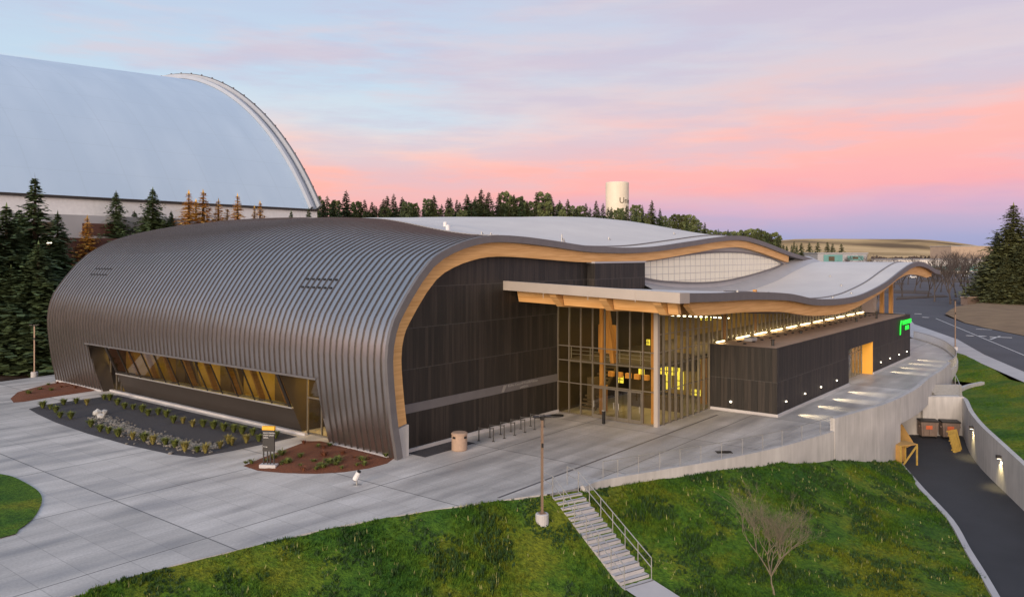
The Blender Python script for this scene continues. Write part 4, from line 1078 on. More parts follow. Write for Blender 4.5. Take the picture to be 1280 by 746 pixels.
for p in pts:
    q = MB(); q.bar((p.x, p.y, .1), (p.x, p.y, 1.1), .03, .03); local(q, wall_line[0]).build('post', M['galv'], RL2)
q = MB()
for a, b in zip(pts[:-1], pts[1:]):
    q.bar((a.x, a.y, 1.1), (b.x, b.y, 1.1), .035, .03)
    for z in (.35, .6, .85): q.bar((a.x, a.y, z), (b.x, b.y, z), .008, .008)
local(q, wall_line[0]).build('rails', M['galv'], RL2)
# right retaining wall
zt = lambda y: float(np.interp(y, [17, 30, 45, 51, 60, 69, 85], [-3.4, -2.55, -1.62, -1.28, -.92, -.72, -.75]))
q = MB(); P = rw
n = len(P)
L_, R_, L2, R2 = [], [], [], []
for i in range(n):
    a = Vector(P[max(0, i-1)]); b = Vector(P[min(n-1, i+1)]); d = (b - a).normalized(); nn = Vector((-d.y, d.x)) * .34
    z = zt(P[i][1]); L_.append((*P[i], z)); R_.append((P[i][0] + nn.x, P[i][1] + nn.y, z)); L2.append((*P[i], -5)); R2.append((P[i][0] + nn.x, P[i][1] + nn.y, -5))
q.grid([L_, R_]); q.grid([L_, L2]); q.grid([R_, R2]); q.quad(L_[0], R_[0], R2[0], L2[0])
tag(q.build('retaining_wall', M['conc'], fix=True), 'pale concrete wall curving along the right of the service road', 'wall')
q = MB(); q.box(18, 41.5, 73.6, 73.9, -5, -.6); q.box(37.9, 41.7, 73.2, 73.598, -5, -.62)
tag(q.build('loading_bay_wall', M['conc']), 'concrete rear wall of the loading bay behind the dumpsters', 'wall')
q = MB(); q.box(29.2, 30.7, 64.4, 64.7, -5, -1.15); q.box(29.0, 29.3, 64.7, 73.6, -5, -1.15)
tag(q.build('loading_bay_pier', M['conc']), 'dark concrete pier at the left mouth of the loading bay', 'wall')
# steps down at the end of the bay
q = MB()
for i in range(6): q.box(39.6, 42.0 + i * .22, 74.0 + i * .42, 74.42 + i * .42, -1.3 + i * .12, -.60 + i * .12)
tag(q.build('side_steps', M['galv']), 'grey steps above the loading bay wall by the curved parapet', 'steps')
q = MB()
for (a, b) in (((41.5, 73.5, -.6), (41.5, 73.5, .4)), ((42.9, 76.8, -.1), (42.9, 76.8, .9)), ((41.5, 73.5, .4), (42.9, 76.8, .9))): q.bar(a, b, .05)
tag(q.build('step_handrail', M['galv']), 'short grey handrail beside the steps above the loading bay', 'railing')

# stairs
stp = empty('outdoor_stairs', ST, 0, 'straight flight of concrete steps down the lawn slope', 'stairs')
q = MB(); Ms = Matrix(((SD.x, SP.x, 0), (SD.y, SP.y, 0), (0, 0, 1)))
for i in range(NST):
    x0 = i * TREAD
    q.box(x0, x0 + TREAD + .02, -SW, SW, -RISE * (i + 1) - .5, -RISE * (i + 1) + .02, M=Ms)
    q.box(x0 + TREAD - .035, x0 + TREAD + .025, -SW + .03, SW - .03, -RISE * (i + 1) + .021, -RISE * (i + 1) + .026, m=1, M=Ms)
    q.box(x0 - .03, x0 + .001, -SW, SW, -RISE * (i + 1) - .02, -RISE * i + .018, m=2, M=Ms)
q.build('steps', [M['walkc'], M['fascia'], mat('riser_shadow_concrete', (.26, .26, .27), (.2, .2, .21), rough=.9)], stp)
for side in (-1, 1):
    h = MB(); b = side * (SW - .06)
    np_ = 7
    run = TREAD * NST
    for i in range(np_):
        a = .1 + (run - .2) * i / (np_ - 1); z = -a / TREAD * RISE
        h.tube(Ms @ Vector((a, b, z - .15)), Ms @ Vector((a, b, z + 1.0)), .024)
    for off in (1.0, .55):
        h.tube(Ms @ Vector((.1, b, -.05 + off)), Ms @ Vector((run - .1, b, -(run - .1) / TREAD * RISE + off)), .026)
        h.tube(Ms @ Vector((-.9, b, off)), Ms @ Vector((.1, b, off - .05)), .026)
    h.tube(Ms @ Vector((-.9, b, 0)), Ms @ Vector((-.9, b, 1.0)), .024)
    h.build('handrail', M['galv'], stp)
pa = [stair_pt(5.85, -SW), stair_pt(5.85, SW), stair_pt(12, SW + .2), stair_pt(16, SW), stair_pt(16, -SW), stair_pt(12, -SW + .2)]
q = MB(); q.quad(*[(p.x, p.y, -2.87 - .12 * max(0, (p - ST).dot(SD) - 6)) for p in pa])
pa2 = q.build('path', M['walkc']); tag(pa2, kind='structure')

# ------------------------------------------------------------------ grass blades
def tufts(name, poly, zf, n, hmin, hmax, seed, m, thr=None, kb=4, wide=1.0):
    rnd = random.Random(seed); vs = []; fs = []
    x0 = min(p[0] for p in poly); x1 = max(p[0] for p in poly); y0 = min(p[1] for p in poly); y1 = max(p[1] for p in poly)
    c = 0
    while c < n:
        x = rnd.uniform(x0, x1); y = rnd.uniform(y0, y1)
        if y < 24 or not inside(poly, x, y): continue
        d = noise.noise(Vector((x * .35, y * .35, 5.0)))
        if thr is None and rnd.random() > .55 + 1.4 * d: continue
        if thr is not None and noise.noise(Vector((x * .5, y * .5, 9.0))) + .6 * noise.noise(Vector((x * 1.7, y * 1.7, 2.0))) < thr: continue
        rel = Vector((x, y, 0)) - ST
        if -.1 < rel.dot(SD) < 16 and abs(rel.dot(SP)) < 1.08: continue
        c += 1
        z = zf(x, y) - .02; h = rnd.uniform(hmin, hmax) * (.65 + .9 * max(0, d + .2))
        for k in range(kb):
            q = rnd.uniform(0, 2 * PI); w = rnd.uniform(.012, .03) * wide; l = rnd.uniform(.02, .11); b = len(vs)
            ox, oy = rnd.uniform(-.05, .05), rnd.uniform(-.05, .05)
            cx, cy = math.cos(q), math.sin(q)
            vs += [(x + ox - cy * w, y + oy + cx * w, z), (x + ox + cy * w, y + oy - cx * w, z), (x + ox + cx * l, y + oy + cy * l, z + h)]
            fs.append((b, b + 1, b + 2))
    mb = MB(); mb.v = vs; mb.f = fs; mb.m = [0] * len(fs)
    o = mb.build(name, m); o['kind'] = 'stuff'
    return tag(o, 'tufts of uneven grass growing over the lawn slope', 'grass')
tufts('grass', lawn_poly, lawn_z, 50000, .06, .17, 3, M['blades'])
M['weed'] = mat('weed_leaf', (.034, .090, .013), (.012, .038, .008), scale=3, rough=.8, contrast=.2)
M['seed'] = mat('seed_head', (.34, .34, .12), (.2, .22, .07), scale=3, rough=.8)
w_ = tufts('weeds', lawn_poly, lawn_z, 15000, .10, .26, 8, M['weed'], .14, 4, 1.9); w_['label'] = 'darker green weedy clumps growing through the lawn slope'; w_['category'] = 'weeds'
w_ = tufts('weeds', lawn_poly, lawn_z, 1300, .16, .30, 11, M['seed'], -.2, 2, 1.2); w_['label'] = 'pale seed heads dotted over the lawn slope'; w_['category'] = 'weeds'
tufts('grass', bank_poly, bank_zf, 9000, .05, .12, 5, M['blades'])['label'] = 'short grass growing on the bank beside the pavement'

# ------------------------------------------------------------------ trees
def conifer_mesh(seed, h=10, r=2.2, levels=46, per=13, leaf=.34, droop=.28, power=.8, base=.04, gap=.0):
    rnd = random.Random(seed); f = MB()
    for li in range(levels):
        u = (li + rnd.uniform(-.4, .4)) / levels; u = max(0, min(.995, u))
        z = h * (base + (1 - base) * u)
        rr = r * ((1 - u) ** power) * rnd.uniform(.62, 1.18) + .03
        nb = max(5, int(per * (1 - u * .5)))
        for b in range(nb):
            if rnd.random() < gap: continue
            a = rnd.uniform(0, 2 * PI); L = rr * rnd.uniform(.6, 1.15)
            dx, dy = math.cos(a), math.sin(a)
            segs = max(3, int(L / (leaf * .5)))
            for k in range(segs):
                t = (k + rnd.uniform(.1, .9)) / segs
                if t < .05: continue
                cx, cy = dx * L * t, dy * L * t
                cz = z - droop * L * t * t + .12 * L * (1 - t) + rnd.uniform(-.1, .1) * leaf
                sz = leaf * rnd.uniform(.55, 1.2) * (1.15 - .5 * t) * (.26 + .86 * (1 - u) ** .7)
                for _ in range(2):
                    q = a + rnd.uniform(-1.3, 1.3); w = sz * .45
                    px, py = math.cos(q), math.sin(q)
                    tilt = rnd.uniform(-.55, .15)
                    p0 = Vector((cx, cy, cz)); p1 = p0 + Vector((px * sz, py * sz, tilt * sz))
                    side = Vector((-py * w, px * w, rnd.uniform(-.2, .2) * sz))
                    f.quad(p0 - side * .4, p0.lerp(p1, .5) - side, p1, p0.lerp(p1, .5) + side)
    for k in range(5): f.quad((-.05, 0, h * (.97 + .006*k)), (.05, 0, h * (.97 + .006*k)), (0, .02, h * 1.03))
    return f
def make_conifer(name, m, seed, label, **kw):
    root = empty(name, (0, 0, -500), 0, label, 'tree')
    h = kw.get('h', 10)
    t = MB(); t.tube((0, 0, -.3), (0, 0, h * .5), h * .018, h * .011, 8); t.tube((0, 0, h * .5), (0, 0, h * .99), h * .011, h * .002, 6)
    conifer_mesh(seed, **kw).build('crown', m, root); t.build('trunk', M['bark'], root)
    return root
def round_pine(name, m, seed, h=10, r=2.6):
    rnd = random.Random(seed); root = empty(name, (0, 0, -500), 0, None, 'tree'); f = MB(); t = MB()
    t.tube((0, 0, -.3), (0, 0, h * .85), h * .018, h * .006, 7)
    for i in range(95):
        u = rnd.random() ** .9; z = h * (.28 + .68 * u); rr = r * math.sin(PI * min(1, .25 + .72 * (1 - u))) * rnd.uniform(.3, 1)
        a = rnd.uniform(0, 2 * PI); c = Vector((rr * math.cos(a), rr * math.sin(a), z)); cr = rnd.uniform(.45, .95) * (1.1 - .5 * u)
        t.tube((0, 0, z - rr * .4), c, .05, .02, 4, cap=False)
        for k in range(30):
            d = Vector((rnd.gauss(0, 1), rnd.gauss(0, 1), rnd.gauss(0, .8))).normalized() * cr * rnd.random() ** .35
            p = c + d; sz = rnd.uniform(.2, .42)
            x = Vector((rnd.gauss(0, 1), rnd.gauss(0, 1), rnd.gauss(0, .6))).normalized(); y = x.orthogonal().normalized() * sz * .5
            f.quad(p - x * sz, p - y, p + x * sz, p + y)
    f.build('crown', m, root); t.build('trunk', M['bark'], root)
    return root
firA = make_conifer('fir_tree', M['fir'], 1, '', h=10, r=2.9, levels=84, per=22, leaf=.48, power=.82)
firB = make_conifer('fir_tree', M['fir'], 2, '', h=10, r=2.5, levels=76, per=19, leaf=.44, power=1.0, gap=.08)
sprA = make_conifer('spruce_tree', M['rightfir'], 3, '', h=10, r=3.1, levels=84, per=24, leaf=.46, power=.7, droop=.2)
larA = make_conifer('larch_tree', M['larch'], 4, '', h=10, r=1.9, levels=72, per=14, leaf=.34, power=.9, gap=.2)
ffA = make_conifer('fir_tree', M['pine'], 5, '', h=10, r=3.0, levels=40, per=12, leaf=.75, power=.85)
ffB = make_conifer('fir_tree', M['fir'], 6, '', h=10, r=2.6, levels=40, per=11, leaf=.7, power=.9, gap=.08)
rpA = round_pine('pine_tree', M['pine'], 7); rpB = round_pine('pine_tree', M['fir'], 8, r=3.0)
protos = [firA, firB, sprA, larA, ffA, ffB, rpA, rpB]
WF = {'fir_tree': 1.45, 'larch_tree': 2.7, 'spruce_tree': 1.6}
def plant(proto, px, ytop, Y, label, group, wid=1.0, zb=None):
    x = (px - 640) / FOC * Y; top = HC - (ytop - HY) / FOC * Y
    z0 = ground_z(x, Y) if zb is None else zb
    h = max(3, top - z0); s = h / 10.3
    wid = wid * WF.get(proto.name.split('.')[0], 1)
    o = dup(proto, (x, Y, z0), random.uniform(0, 6.28), label, (s * wid, s * wid, s))
    if group: o['group'] = group
    return o
# big firs left of the arena
for px, yt, Y, pr_, w, lb in [(44, 214, 96, firB, 1.05, 'tallest dark fir at far left with a thin pointed top'), (8, 252, 92, firA, 1.25, 'dark fir at the left picture edge beside the tallest fir'),
                             (72, 262, 100, firA, 1.0, 'dark fir between the tallest fir and the arena shell'), (24, 258, 108, firA, 1.2, 'dark fir standing behind the two leftmost firs'), (-30, 262, 88, firA, 1.3, 'dark fir half outside the left picture edge'),
                             (48, 300, 90, firA, 1.35, 'low broad dark fir in front of the tallest fir'), (78, 320, 104, firB, 1.3, 'short dark fir tight against the end of the metal shell'), (14, 330, 88, firA, 1.5, 'short broad fir low at the left picture edge'),
                             (-8, 310, 100, firA, 1.5, 'broad dark fir behind the short broad fir at left edge'), (60, 345, 93, firA, 1.6, 'lowest bushy fir behind the left lamp post')]:
    plant(pr_, px, yt, Y, lb, 'firs left of the arena', w, zb=-.1)
for px, yt, Y, w, lb in [(145, 237, 124, .95, 'green fir behind the shell, left of a near twin, in front of the dome'), (191, 233, 126, 1.05, 'green fir behind the shell, just left of the orange larches'), (168, 262, 128, 1.1, 'lower green fir between the two pointed firs behind the shell'), (214, 262, 130, .8, 'small green fir right of the pair behind the shell')]:
    plant(firA, px, yt, Y, lb, 'firs behind the shell', w)
for px, yt, Y, w, lb in [(109, 268, 118, .8, 'yellow larch by the brick wall at left of the shell'), (236, 237, 128, .85, 'first orange larch right of the green firs behind the shell'), (254, 236, 130, .9, 'tallest orange larch in the row before the dome'), (273, 247, 132, .8, 'third orange larch in the row before the dome'), (297, 241, 134, .75, 'lone pointed orange larch right of the larch row'), (325, 250, 138, .7, 'small pale orange larch nearest the dome rim'), (318, 256, 138, .6, 'smallest orange larch beside the pale one'), (245, 248, 136, .9, 'lower orange larch standing behind the first two of the row'), (284, 258, 134, .8, 'short orange larch filling the gap left of the lone pointed one')]:
    plant(larA, px, yt, Y, lb, 'larches before the dome', w)
for px, yt in ((364, 262), (386, 258)): plant(firB, px, yt, 145, 'small fir top showing over the shell by the dome rim', 'small firs by the dome rim')
# forest ridge
top_line = curve([(384, 232), (400, 244), (430, 240), (445, 243), (470, 248), (505, 243), (520, 252), (548, 240), (570, 252), (588, 243), (612, 238), (640, 238), (662, 243), (678, 242), (692, 245), (720, 256), (745, 252), (760, 254), (778, 256), (800, 252), (815, 255), (835, 266), (855, 269), (880, 277), (900, 285), (925, 289), (950, 286), (970, 290), (985, 297), (1000, 300)])
rnd = random.Random(12)
kinds = [ffA, ffB, ffA, ffB, rpA]
tcount = 0
for row, (dy, D0) in enumerate(((0, 0), (10, -35), (5, 40))):
    px = 384 + row * 5
    while px < 1000:
        D = (300 if px < 720 else 300 + (px - 720) * .75) + D0 + rnd.uniform(-12, 12)
        yt = top_line(px) + dy + rnd.uniform(-6, 3) + (rnd.uniform(0, 14) if rnd.random() < .4 else 0)
        k = rnd.choice(kinds if px < 700 else [rpA, ffB, ffA, ffB])
        o = plant(k, px, yt, D, None, 'trees of the ridge wood behind the arena', rnd.uniform(.6, .95) if k is rpA or px > 760 else rnd.uniform(.8, 1.2))
        o['label'] = ('pointed dark conifer' if k in (ffA, ffB) else 'round topped pine') + ' in the wood along the ridge behind the arena roof'
        tcount += 1
        px += rnd.uniform(9, 17) if row else rnd.uniform(7, 13)
for px in (880, 905, 918, 932, 941, 950, 965, 1002, 1012, 1022, 1034, 1041, 1052):
    D = 520 + rnd.uniform(-20, 20); x = (px - 640) / FOC * D
    o = plant(ffA if px > 1000 else rpA, px, (283 if px < 970 else 299) + rnd.uniform(0, 6), D, None, 'distant trees on the slope beyond the ridge', 1.0, zb=ground_z(x, D))
    o['label'] = 'small distant conifer on the brown slope beyond the roof'
# right big spruces
for px, yt, Y, w, lb in [(1267, 252, 196, .95, 'tallest spruce in the dark group at the right edge'), (1247, 288, 202, .95, 'left spruce of the dark group at the right edge'), (1290, 262, 205, 1.1, 'spruce cut by the right picture edge'), (1258, 318, 190, 1.0, 'short spruce in front of the group at the right edge'), (1281, 300, 188, 1.2, 'low broad spruce at the foot of the right edge group')]:
    plant(sprA, px, yt, Y, lb, 'spruces at the right edge', w, zb=.2)
for p in protos:
    for ch in list(p.children): bpy.data.objects.remove(ch)
    bpy.data.objects.remove(p)

# bare trees
def bare_tree(name, h, seed, label, cat='tree', m=None, rad=.07, depth=6, spread=.55, kids=3, tf=.24, first=1.0):
    rnd = random.Random(seed); trunk = MB(); tw_ = MB()
    def grow(p, d, L, r, k):
        n = 3; q = p
        for i in range(n):
            d2 = (d + Vector((rnd.gauss(0, .09), rnd.gauss(0, .09), .05))).normalized(); e_ = q + d2 * L / n
            (trunk if k > depth - 2 else tw_).tube(q, e_, r * (1 - .2 * i), r * (1 - .2 * (i + 1)), 5 if k > 2 else 3, cap=False)
            if k > 0 and i > 0 and k < depth:
                a = rnd.uniform(0, 2 * PI); sd = (d2 + Vector((math.cos(a), math.sin(a), .25)) * spread).normalized(); grow(e_, sd, L * .62, r * .5, k - 1)
            q = e_; d = d2
        if k > 0:
            for j in range(kids if k == depth else 2):
                a = rnd.uniform(0, 2 * PI) if k < depth else j * 2 * PI / kids + rnd.uniform(-.3, .3)
                sd = (d + Vector((math.cos(a), math.sin(a), .15)) * spread * rnd.uniform(.7, 1.2)).normalized(); grow(q, sd, L * rnd.uniform(.6, .92) * (first * rnd.uniform(.7, 1.15) if k == depth else 1), r * .62, k - 1)
    grow(Vector((0, 0, -.1)), Vector((0, 0, 1)), h * tf, rad, depth)
    root = empty(name, (0, 0, 0), 0, label, cat)
    trunk.build('trunk', m or M['barebark'], root); tw_.build('branches', m or M['barebark'], root)
    return root
M['twig'] = mat('grey_twig', (.08, .062, .055), (.05, .04, .036), scale=2)
bt = bare_tree('bare_tree', 6.0, 64, 'leafless young tree standing alone on the front lawn', rad=.062, spread=.66, depth=6, kids=5, tf=.16, first=1.7)
bt.location = (12.3, 37.2, lawn_z(12.3, 37.2))
bk = bare_tree('bare_tree', 9, 33, 'leafless street tree beyond the arena roof', m=M['twig'], rad=.19, depth=5, kids=3, tf=.2, first=1.4)
bk['group'] = 'leafless street trees beyond the street'
spots = [(1128, 372, 1), (1160, 372, 1.1), (1176, 365, 1), (1188, 380, 1.25), (1213, 366, 1.3), (1230, 362, 1.2), (1150, 360, 1), (1200, 358, 1.2), (1075, 352, 1), (1045, 350, 1), (1118, 360, 1.1), (1094, 388, .9), (1222, 352, 1.4), (1172, 352, 1.3)]
spots = [(a, b, c * 1.3) for a, b, c in spots] + [(1105, 352, 1.4), (1135, 356, 1.5), (1143, 366, 1.5), (1168, 377, 1.5), (1195, 372, 1.8), (1207, 376, 1.7), (1222, 374, 1.7), (1186, 356, 1.9), (1240, 358, 1.8), (1062, 348, 1.6), (1088, 346, 1.7)]
for i, (px, py, s) in enumerate(spots):
    p = gp(px, py); o = bk if i == 0 else dup(bk)
    o.location = p; o.rotation_euler.z = i * 1.3; o.scale = (s,) * 3

# scrub mass far right
rnd = random.Random(5); q = MB()
for i in range(5200):
    px = rnd.uniform(1090, 1262) ; D = rnd.uniform(600, 860)
    x = (px - 640) / FOC * D; z = ground_z(x, D) + rnd.uniform(0, 4.0) * (.6 + .5 * noise.noise(Vector((x / 40, D / 60, 0))))
    sz = rnd.uniform(1.0, 2.6)
    a = Vector((rnd.gauss(0, 1), rnd.gauss(0, .4), rnd.gauss(0, .7))).normalized() * sz; b = a.orthogonal().normalized() * sz * .5
    p = Vector((x, D, z)); q.quad(p - a, p - b, p + a, p + b)
o = q.build('brushwood', M['scrub']); o['kind'] = 'stuff'; tag(o, 'brown leafless brushwood in front of the tan hills', 'brushwood')

# ------------------------------------------------------------------ stadium dome
DD = 158.0; P0 = Vector((-.247 * DD, DD, 0)); zb = HC + .0565 * DD; hw = 61.0; rise = 33.6
Rr = (hw * hw + rise * rise) / (2 * rise); zc = zb + rise - Rr
DO = empty('stadium_dome', P0, RZ, 'huge pale barrel vaulted stadium behind the arena', 'stadium')
a0 = math.asin(hw / Rr); LEN = 135
def arc(k, n, rr=Rr): 
    a = -a0 + 2 * a0 * k / n
    return hw + rr * math.sin(a), zc + rr * math.cos(a)
q = MB(); n = 64
xsd = [-LEN * i / 18 for i in range(19)]
def arcx(x, k):
    y, z = arc(k, n); return y, zb + (z - zb) * (1 + .105 * x / 70)
q.grid([[(x, *arcx(x, k)) for k in range(n + 1)] for x in xsd])
q.build('vault_roof', M['dome'], DO, smooth_=True)
q = MB()
for (x0, x1, r0, r1) in ((-1.6, -1.0, .0, .8), (0.0, .5, 0.3, 1.3)):
    A1 = [(x0, *arc(k, n, Rr + r0)) for k in range(n + 1)]; A2 = [(x0, *arc(k, n, Rr + r1)) for k in range(n + 1)]
    B1 = [(x1, *arc(k, n, Rr + r1)) for k in range(n + 1)]; B2 = [(x1, *arc(k, n, Rr - 1.0)) for k in range(n + 1)]
    q.grid([A1, A2, B1, B2])
q.grid([[(-1.0, *arc(k, n, Rr + .1)) for k in range(n + 1)], [(.0, *arc(k, n, Rr + .25)) for k in range(n + 1)]])
q.build('rim_trim', M['rimm'], DO, fix=True)
q = MB(); q.grid([[(.2, *arc(k, n, Rr + 1.42)) for k in range(n + 1)], [(.5, *arc(k, n, Rr + 1.42)) for k in range(n + 1)], [(.5, *arc(k, n, Rr + 1.2)) for k in range(n + 1)]])
for k in range(0, n + 1, 2):
    y, z = arc(k, n, Rr + 1.4); q.box(.2, .5, y - .1, y + .1, z - .1, z + .22)
q.build('rim_edge', M['fascia'], DO)
q = MB()
q.quad(*[(.3, *arc(k, n)) for k in range(n + 1)]); q.quad((.3, 0, zb), (.3, 2 * hw, zb), (.3, 2 * hw, 0), (.3, 0, 0)); q.build('end_wall', M['greyb'], DO)
q = MB(); q.box(-LEN, .3, -.25, .2, zb - .35, zb + .05); q.build('gutter', M['dark_metal'], DO)
q = MB(); q.box(-LEN, .3, .1, 2, zb - 3.0, zb - .35); q.build('eaves_wall', M['white'], DO)
q = MB(); q.box(-LEN, .2, -3.5, 1.0, zb - 6.5, zb - 3.0); q.build('side_wall', M['greyb'], DO)
for x in np.arange(-100, -6, 9.0):
    f = MB(); f.box(x, x + 5, -3.56, -3.5, zb - 6.1, zb - 4.2); f.build('window', M['intdark'] if int(x) % 2 else M['brick'], DO)
q = MB(); q.box(-LEN, .2, -6, 1.0, 0, zb - 6.5); q.build('brick_wall', M['brick'], DO)
for x in (-52, -40): 
    q = MB(); q.box(x, x + .6, -6.4, -6.0, zb - 7.4, zb - 7.0); q.build('wall_lamp', M['e_spot'], DO)

# water tower
D = 450.0; c = ray(771.5, 300, D); zt_ = HC + 90 / FOC * D; r_ = 14.4 / FOC * D
WT = empty('water_tower', (c.x, c.y, 15), 0, 'cream cylindrical water tank with dark lettering above the wood', 'water tower')
q = MB(); q.lathe([(r_, 0), (r_, zt_ - 15 - .7), (r_ * .985, zt_ - 15 - .2), (r_ * .9, zt_ - 15), (.05, zt_ - 15 + .5)], 48); q.build('tank', M['tankm'], WT, fix=True, smooth_=False)
def wrap(body, size, z, a_start):
    me = text_mesh(body, size, .05); me.materials.clear(); me.materials.append(M['intdark'])
    bm = bmesh.new(); bm.from_mesh(me); bmesh.ops.triangulate(bm, faces=bm.faces); bmesh.ops.subdivide_edges(bm, edges=[e for e in bm.edges if e.calc_length() > 1.0], cuts=1)
    for v in bm.verts:
        a = a_start + v.co.x / r_; v.co = Vector(((r_ + .12) * math.sin(a), -(r_ + .12) * math.cos(a), z + v.co.y))
    bm.to_mesh(me); bm.free()
    o = bpy.data.objects.new('lettering', me); C.objects.link(o); o.parent = WT; return o
wrap('University', 4.6, 26.2, .03); wrap('of Idaho', 3.4, 22.2, .62)

# far buildings right
def block(name, px0, px1, yt, yb, D, dep, label, mw, strips=()):
    a = ray(px0, yt, D); b = ray(px1, yb, D); g = empty(name, (a.x, a.y, b.z), 0, label, 'building')
    w = b.x - a.x; h = a.z - b.z
    q = MB(); q.box(0, w, 0, dep, -6, h); q.build('wall', mw, g)
    q = MB(); q.box(-.5, w + .5, -.5, dep + .5, h, h + .6); q.build('roof', M['greyb'], g)
    for (x0, x1, z0, z1, m_) in strips:
        q = MB(); q.box(w * x0, w * x1, -.3, 0, h * z0, h * z1); q.build('wall_panel', m_, g)
        for k in range(int(w * (x1 - x0) / 9)):
            f = MB(); f.box(w * x0 + 3 + k * 9, w * x0 + 6.5 + k * 9, -.4, -.3, h * (z0 + (z1 - z0) * .3), h * (z0 + (z1 - z0) * .8)); f.build('window', M['intdark'], g)
    return g
block('office_building', 1022, 1084, 317, 331, 480, 30, 'low teal and white building behind the lower roof', M['greyb'], ((.12, .5, .1, .9, M['teal']), (.6, .92, .4, .8, M['teal'])))
block('warehouse_building', 1122, 1262, 325, 338, 560, 40, 'long low white building with teal band beyond the street trees', M['white'], ((.3, .95, .0, .42, M['teal']),))
block('warehouse_building', 1189, 1246, 308, 326, 800, 40, 'flat roofed tan building in front of the hills at right', M['tan'])
# light poles far
def lamp_post(h, label, base=.45, heads=1, up=False):
    g = empty('lamp_post', (0, 0, 0), 0, label, 'lamp post')
    q = MB(); q.lathe([(.01, base), (.30, base), (.33, base - .04), (.33, -.6)], 16); q.build('concrete_base', M['walkc'], g, fix=True)
    q = MB(); q.bar((0, 0, base + .02), (0, 0, h), .11, .11); q.box(-.16, .16, -.16, .16, base, base + .04); q.build('pole', M['polem'], g)
    q = MB(); q.box(-.2, .2, -.05, .05, h, h + .07); q.box(-.08, .08, -.08, .08, h - .1, h + .1); q.box(-.44, -.14, -.17, .17, h + .03, h + .1); q.box(.14, .44, -.17, .17, h + .03, h + .1); q.build('lamp_head', M['dark_metal'], g)
    q = MB(); q.box(-.05, .05, -.1, -.055, h * .72, h * .76); q.build('bracket', M['dark_metal'], g)
    return g
M['polem'] = mat('bronze_pole', (.30, .21, .15), (.24, .165, .12), scale=3, rough=.45, metal=.3)
l1 = lamp_post(5.2, 'bronze lamp post with round concrete base on the lawn beside the stairs'); l1.location = (1.5, 39.6, lawn_z(1.5, 39.6) - .05); l1.rotation_euler.z = .3
l2 = dup(l1, gp(43, 470), .2, 'bronze lamp post at the plaza edge before the dark firs'); l2['group'] = l1.get('group') or ''
if not l2['group']: del l2['group']
l3 = lamp_post(6.5, 'slim grey street lamp beside the curved walkway railing'); l3.location = gp(1194, 437.5); l3.location.z = 0
for (px, py, h_) in ((1057, 336, 10), (1107, 338, 10), (1012, 337, 12), (1240, 372, 8)):
    lx = dup(l3, gp(px, py), 0, 'thin distant lamp pole on the parking lot', h_ / 6.5); lx['group'] = 'lamp poles on the far parking lot'

# ------------------------------------------------------------------ plaza furniture
def rw2(s, t): return W(s, t, 0)
g = empty('litter_bin', rw2(3.2, -2.1), RZ, 'round tan concrete litter bin by the dark timber wall', 'bin')
q = MB(); q.lathe([(.01, 0), (.46, 0), (.50, .04), (.50, 1.02), (.47, 1.07)], 24); q.build('body', M['bin'], g, fix=True, smooth_=False)
q = MB(); q.lathe([(.52, 1.0), (.53, 1.08), (.45, 1.14), (.01, 1.16)], 24); q.build('lid', M['bin'], g, fix=True)
q = MB(); q.box(-.10, .10, -.53, -.47, .80, .93); q.box(-.53, -.47, -.1, .1, .80, .93); q.build('opening', M['black'], g)
g = empty('bike_rack', (0, 0, 0), 0, 'black metal bicycle rack hoop in the row by the timber wall', 'bike rack', 'bicycle racks along the timber wall')
q = MB()
for t in (0, 1.0): q.bar((0, t, 0), (0, t, .92), .06, .06)
q.bar((0, 0, .86), (0, 1.0, .86), .05, .05); q.build('hoop', M['black'], g)
for t in (0, 1.0):
    q = MB(); q.box(-.09, .09, t - .09, t + .09, 0, .02); q.build('foot_plate', M['black'], g)
for i in range(6):
    o = g if i == 0 else dup(g)
    o.location = rw2(6.3 + i * 1.15, -2.35); o.rotation_euler.z = RZ + .45
g = empty('entrance_bollard', rw2(15.6, -5.2), RZ, 'slim black bollard in front of the entrance doors', 'bollard')
q = MB(); q.box(-.09, .09, -.09, .09, 0, .95); q.build('post', M['black'], g)
q = MB(); q.box(-.10, .10, -.10, .10, .952, 1.02); q.build('cap', M['galv'], g)
q = MB(); q.prism([(.6 * math.cos(a), .32 * math.sin(a)) for a in np.linspace(0, 2*PI, 24, endpoint=False)], 0, .12)
o = q.build('floor_mat', M['black']); tag(o, 'black oval mat lying by the left end of the glass front', 'mat'); o.location = rw2(15.6, -.9) + Vector((0, 0, .004)); o.rotation_euler.z = .2
# pylon sign
g = empty('wayfinding_sign', gp(336, 585), 0, 'black campus sign pylon with gold cap and white lettering in the mulch bed', 'sign'); g.location.z = .05; g.rotation_euler.z = R(-8)
q = MB(); q.box(-.50, .50, -.22, .22, 0, .2); q.build('base', M['walkc'], g)
q = MB(); q.box(-.36, .36, -.06, .06, .95, 2.2); q.build('sign_panel', M['black'], g)
q = MB(); q.box(-.38, .38, -.09, .09, 2.2, 2.42); q.build('cap', M['yellow'], g)
q = MB()
for x in (-.32, -.08, .1, .32): q.bar((x, 0, .2), (x, 0, .95), .06, .06)
q.build('legs', M['black'], g)
def ptext(body, size, x, z, par):
    me = text_mesh(body, size, .004); me.materials.clear(); me.materials.append(M['sign_white'])
    o = bpy.data.objects.new('lettering', me); C.objects.link(o); o.parent = par; o.location = (x, -.07, z); o.rotation_euler = (PI / 2, 0, 0)
ptext('IDAHO CENTRAL', .095, -.31, 2.0, g); ptext('CREDIT UNION', .095, -.31, 1.86, g); ptext('ARENA', .095, -.31, 1.72, g); ptext('Parking', .08, -.31, 1.2, g)
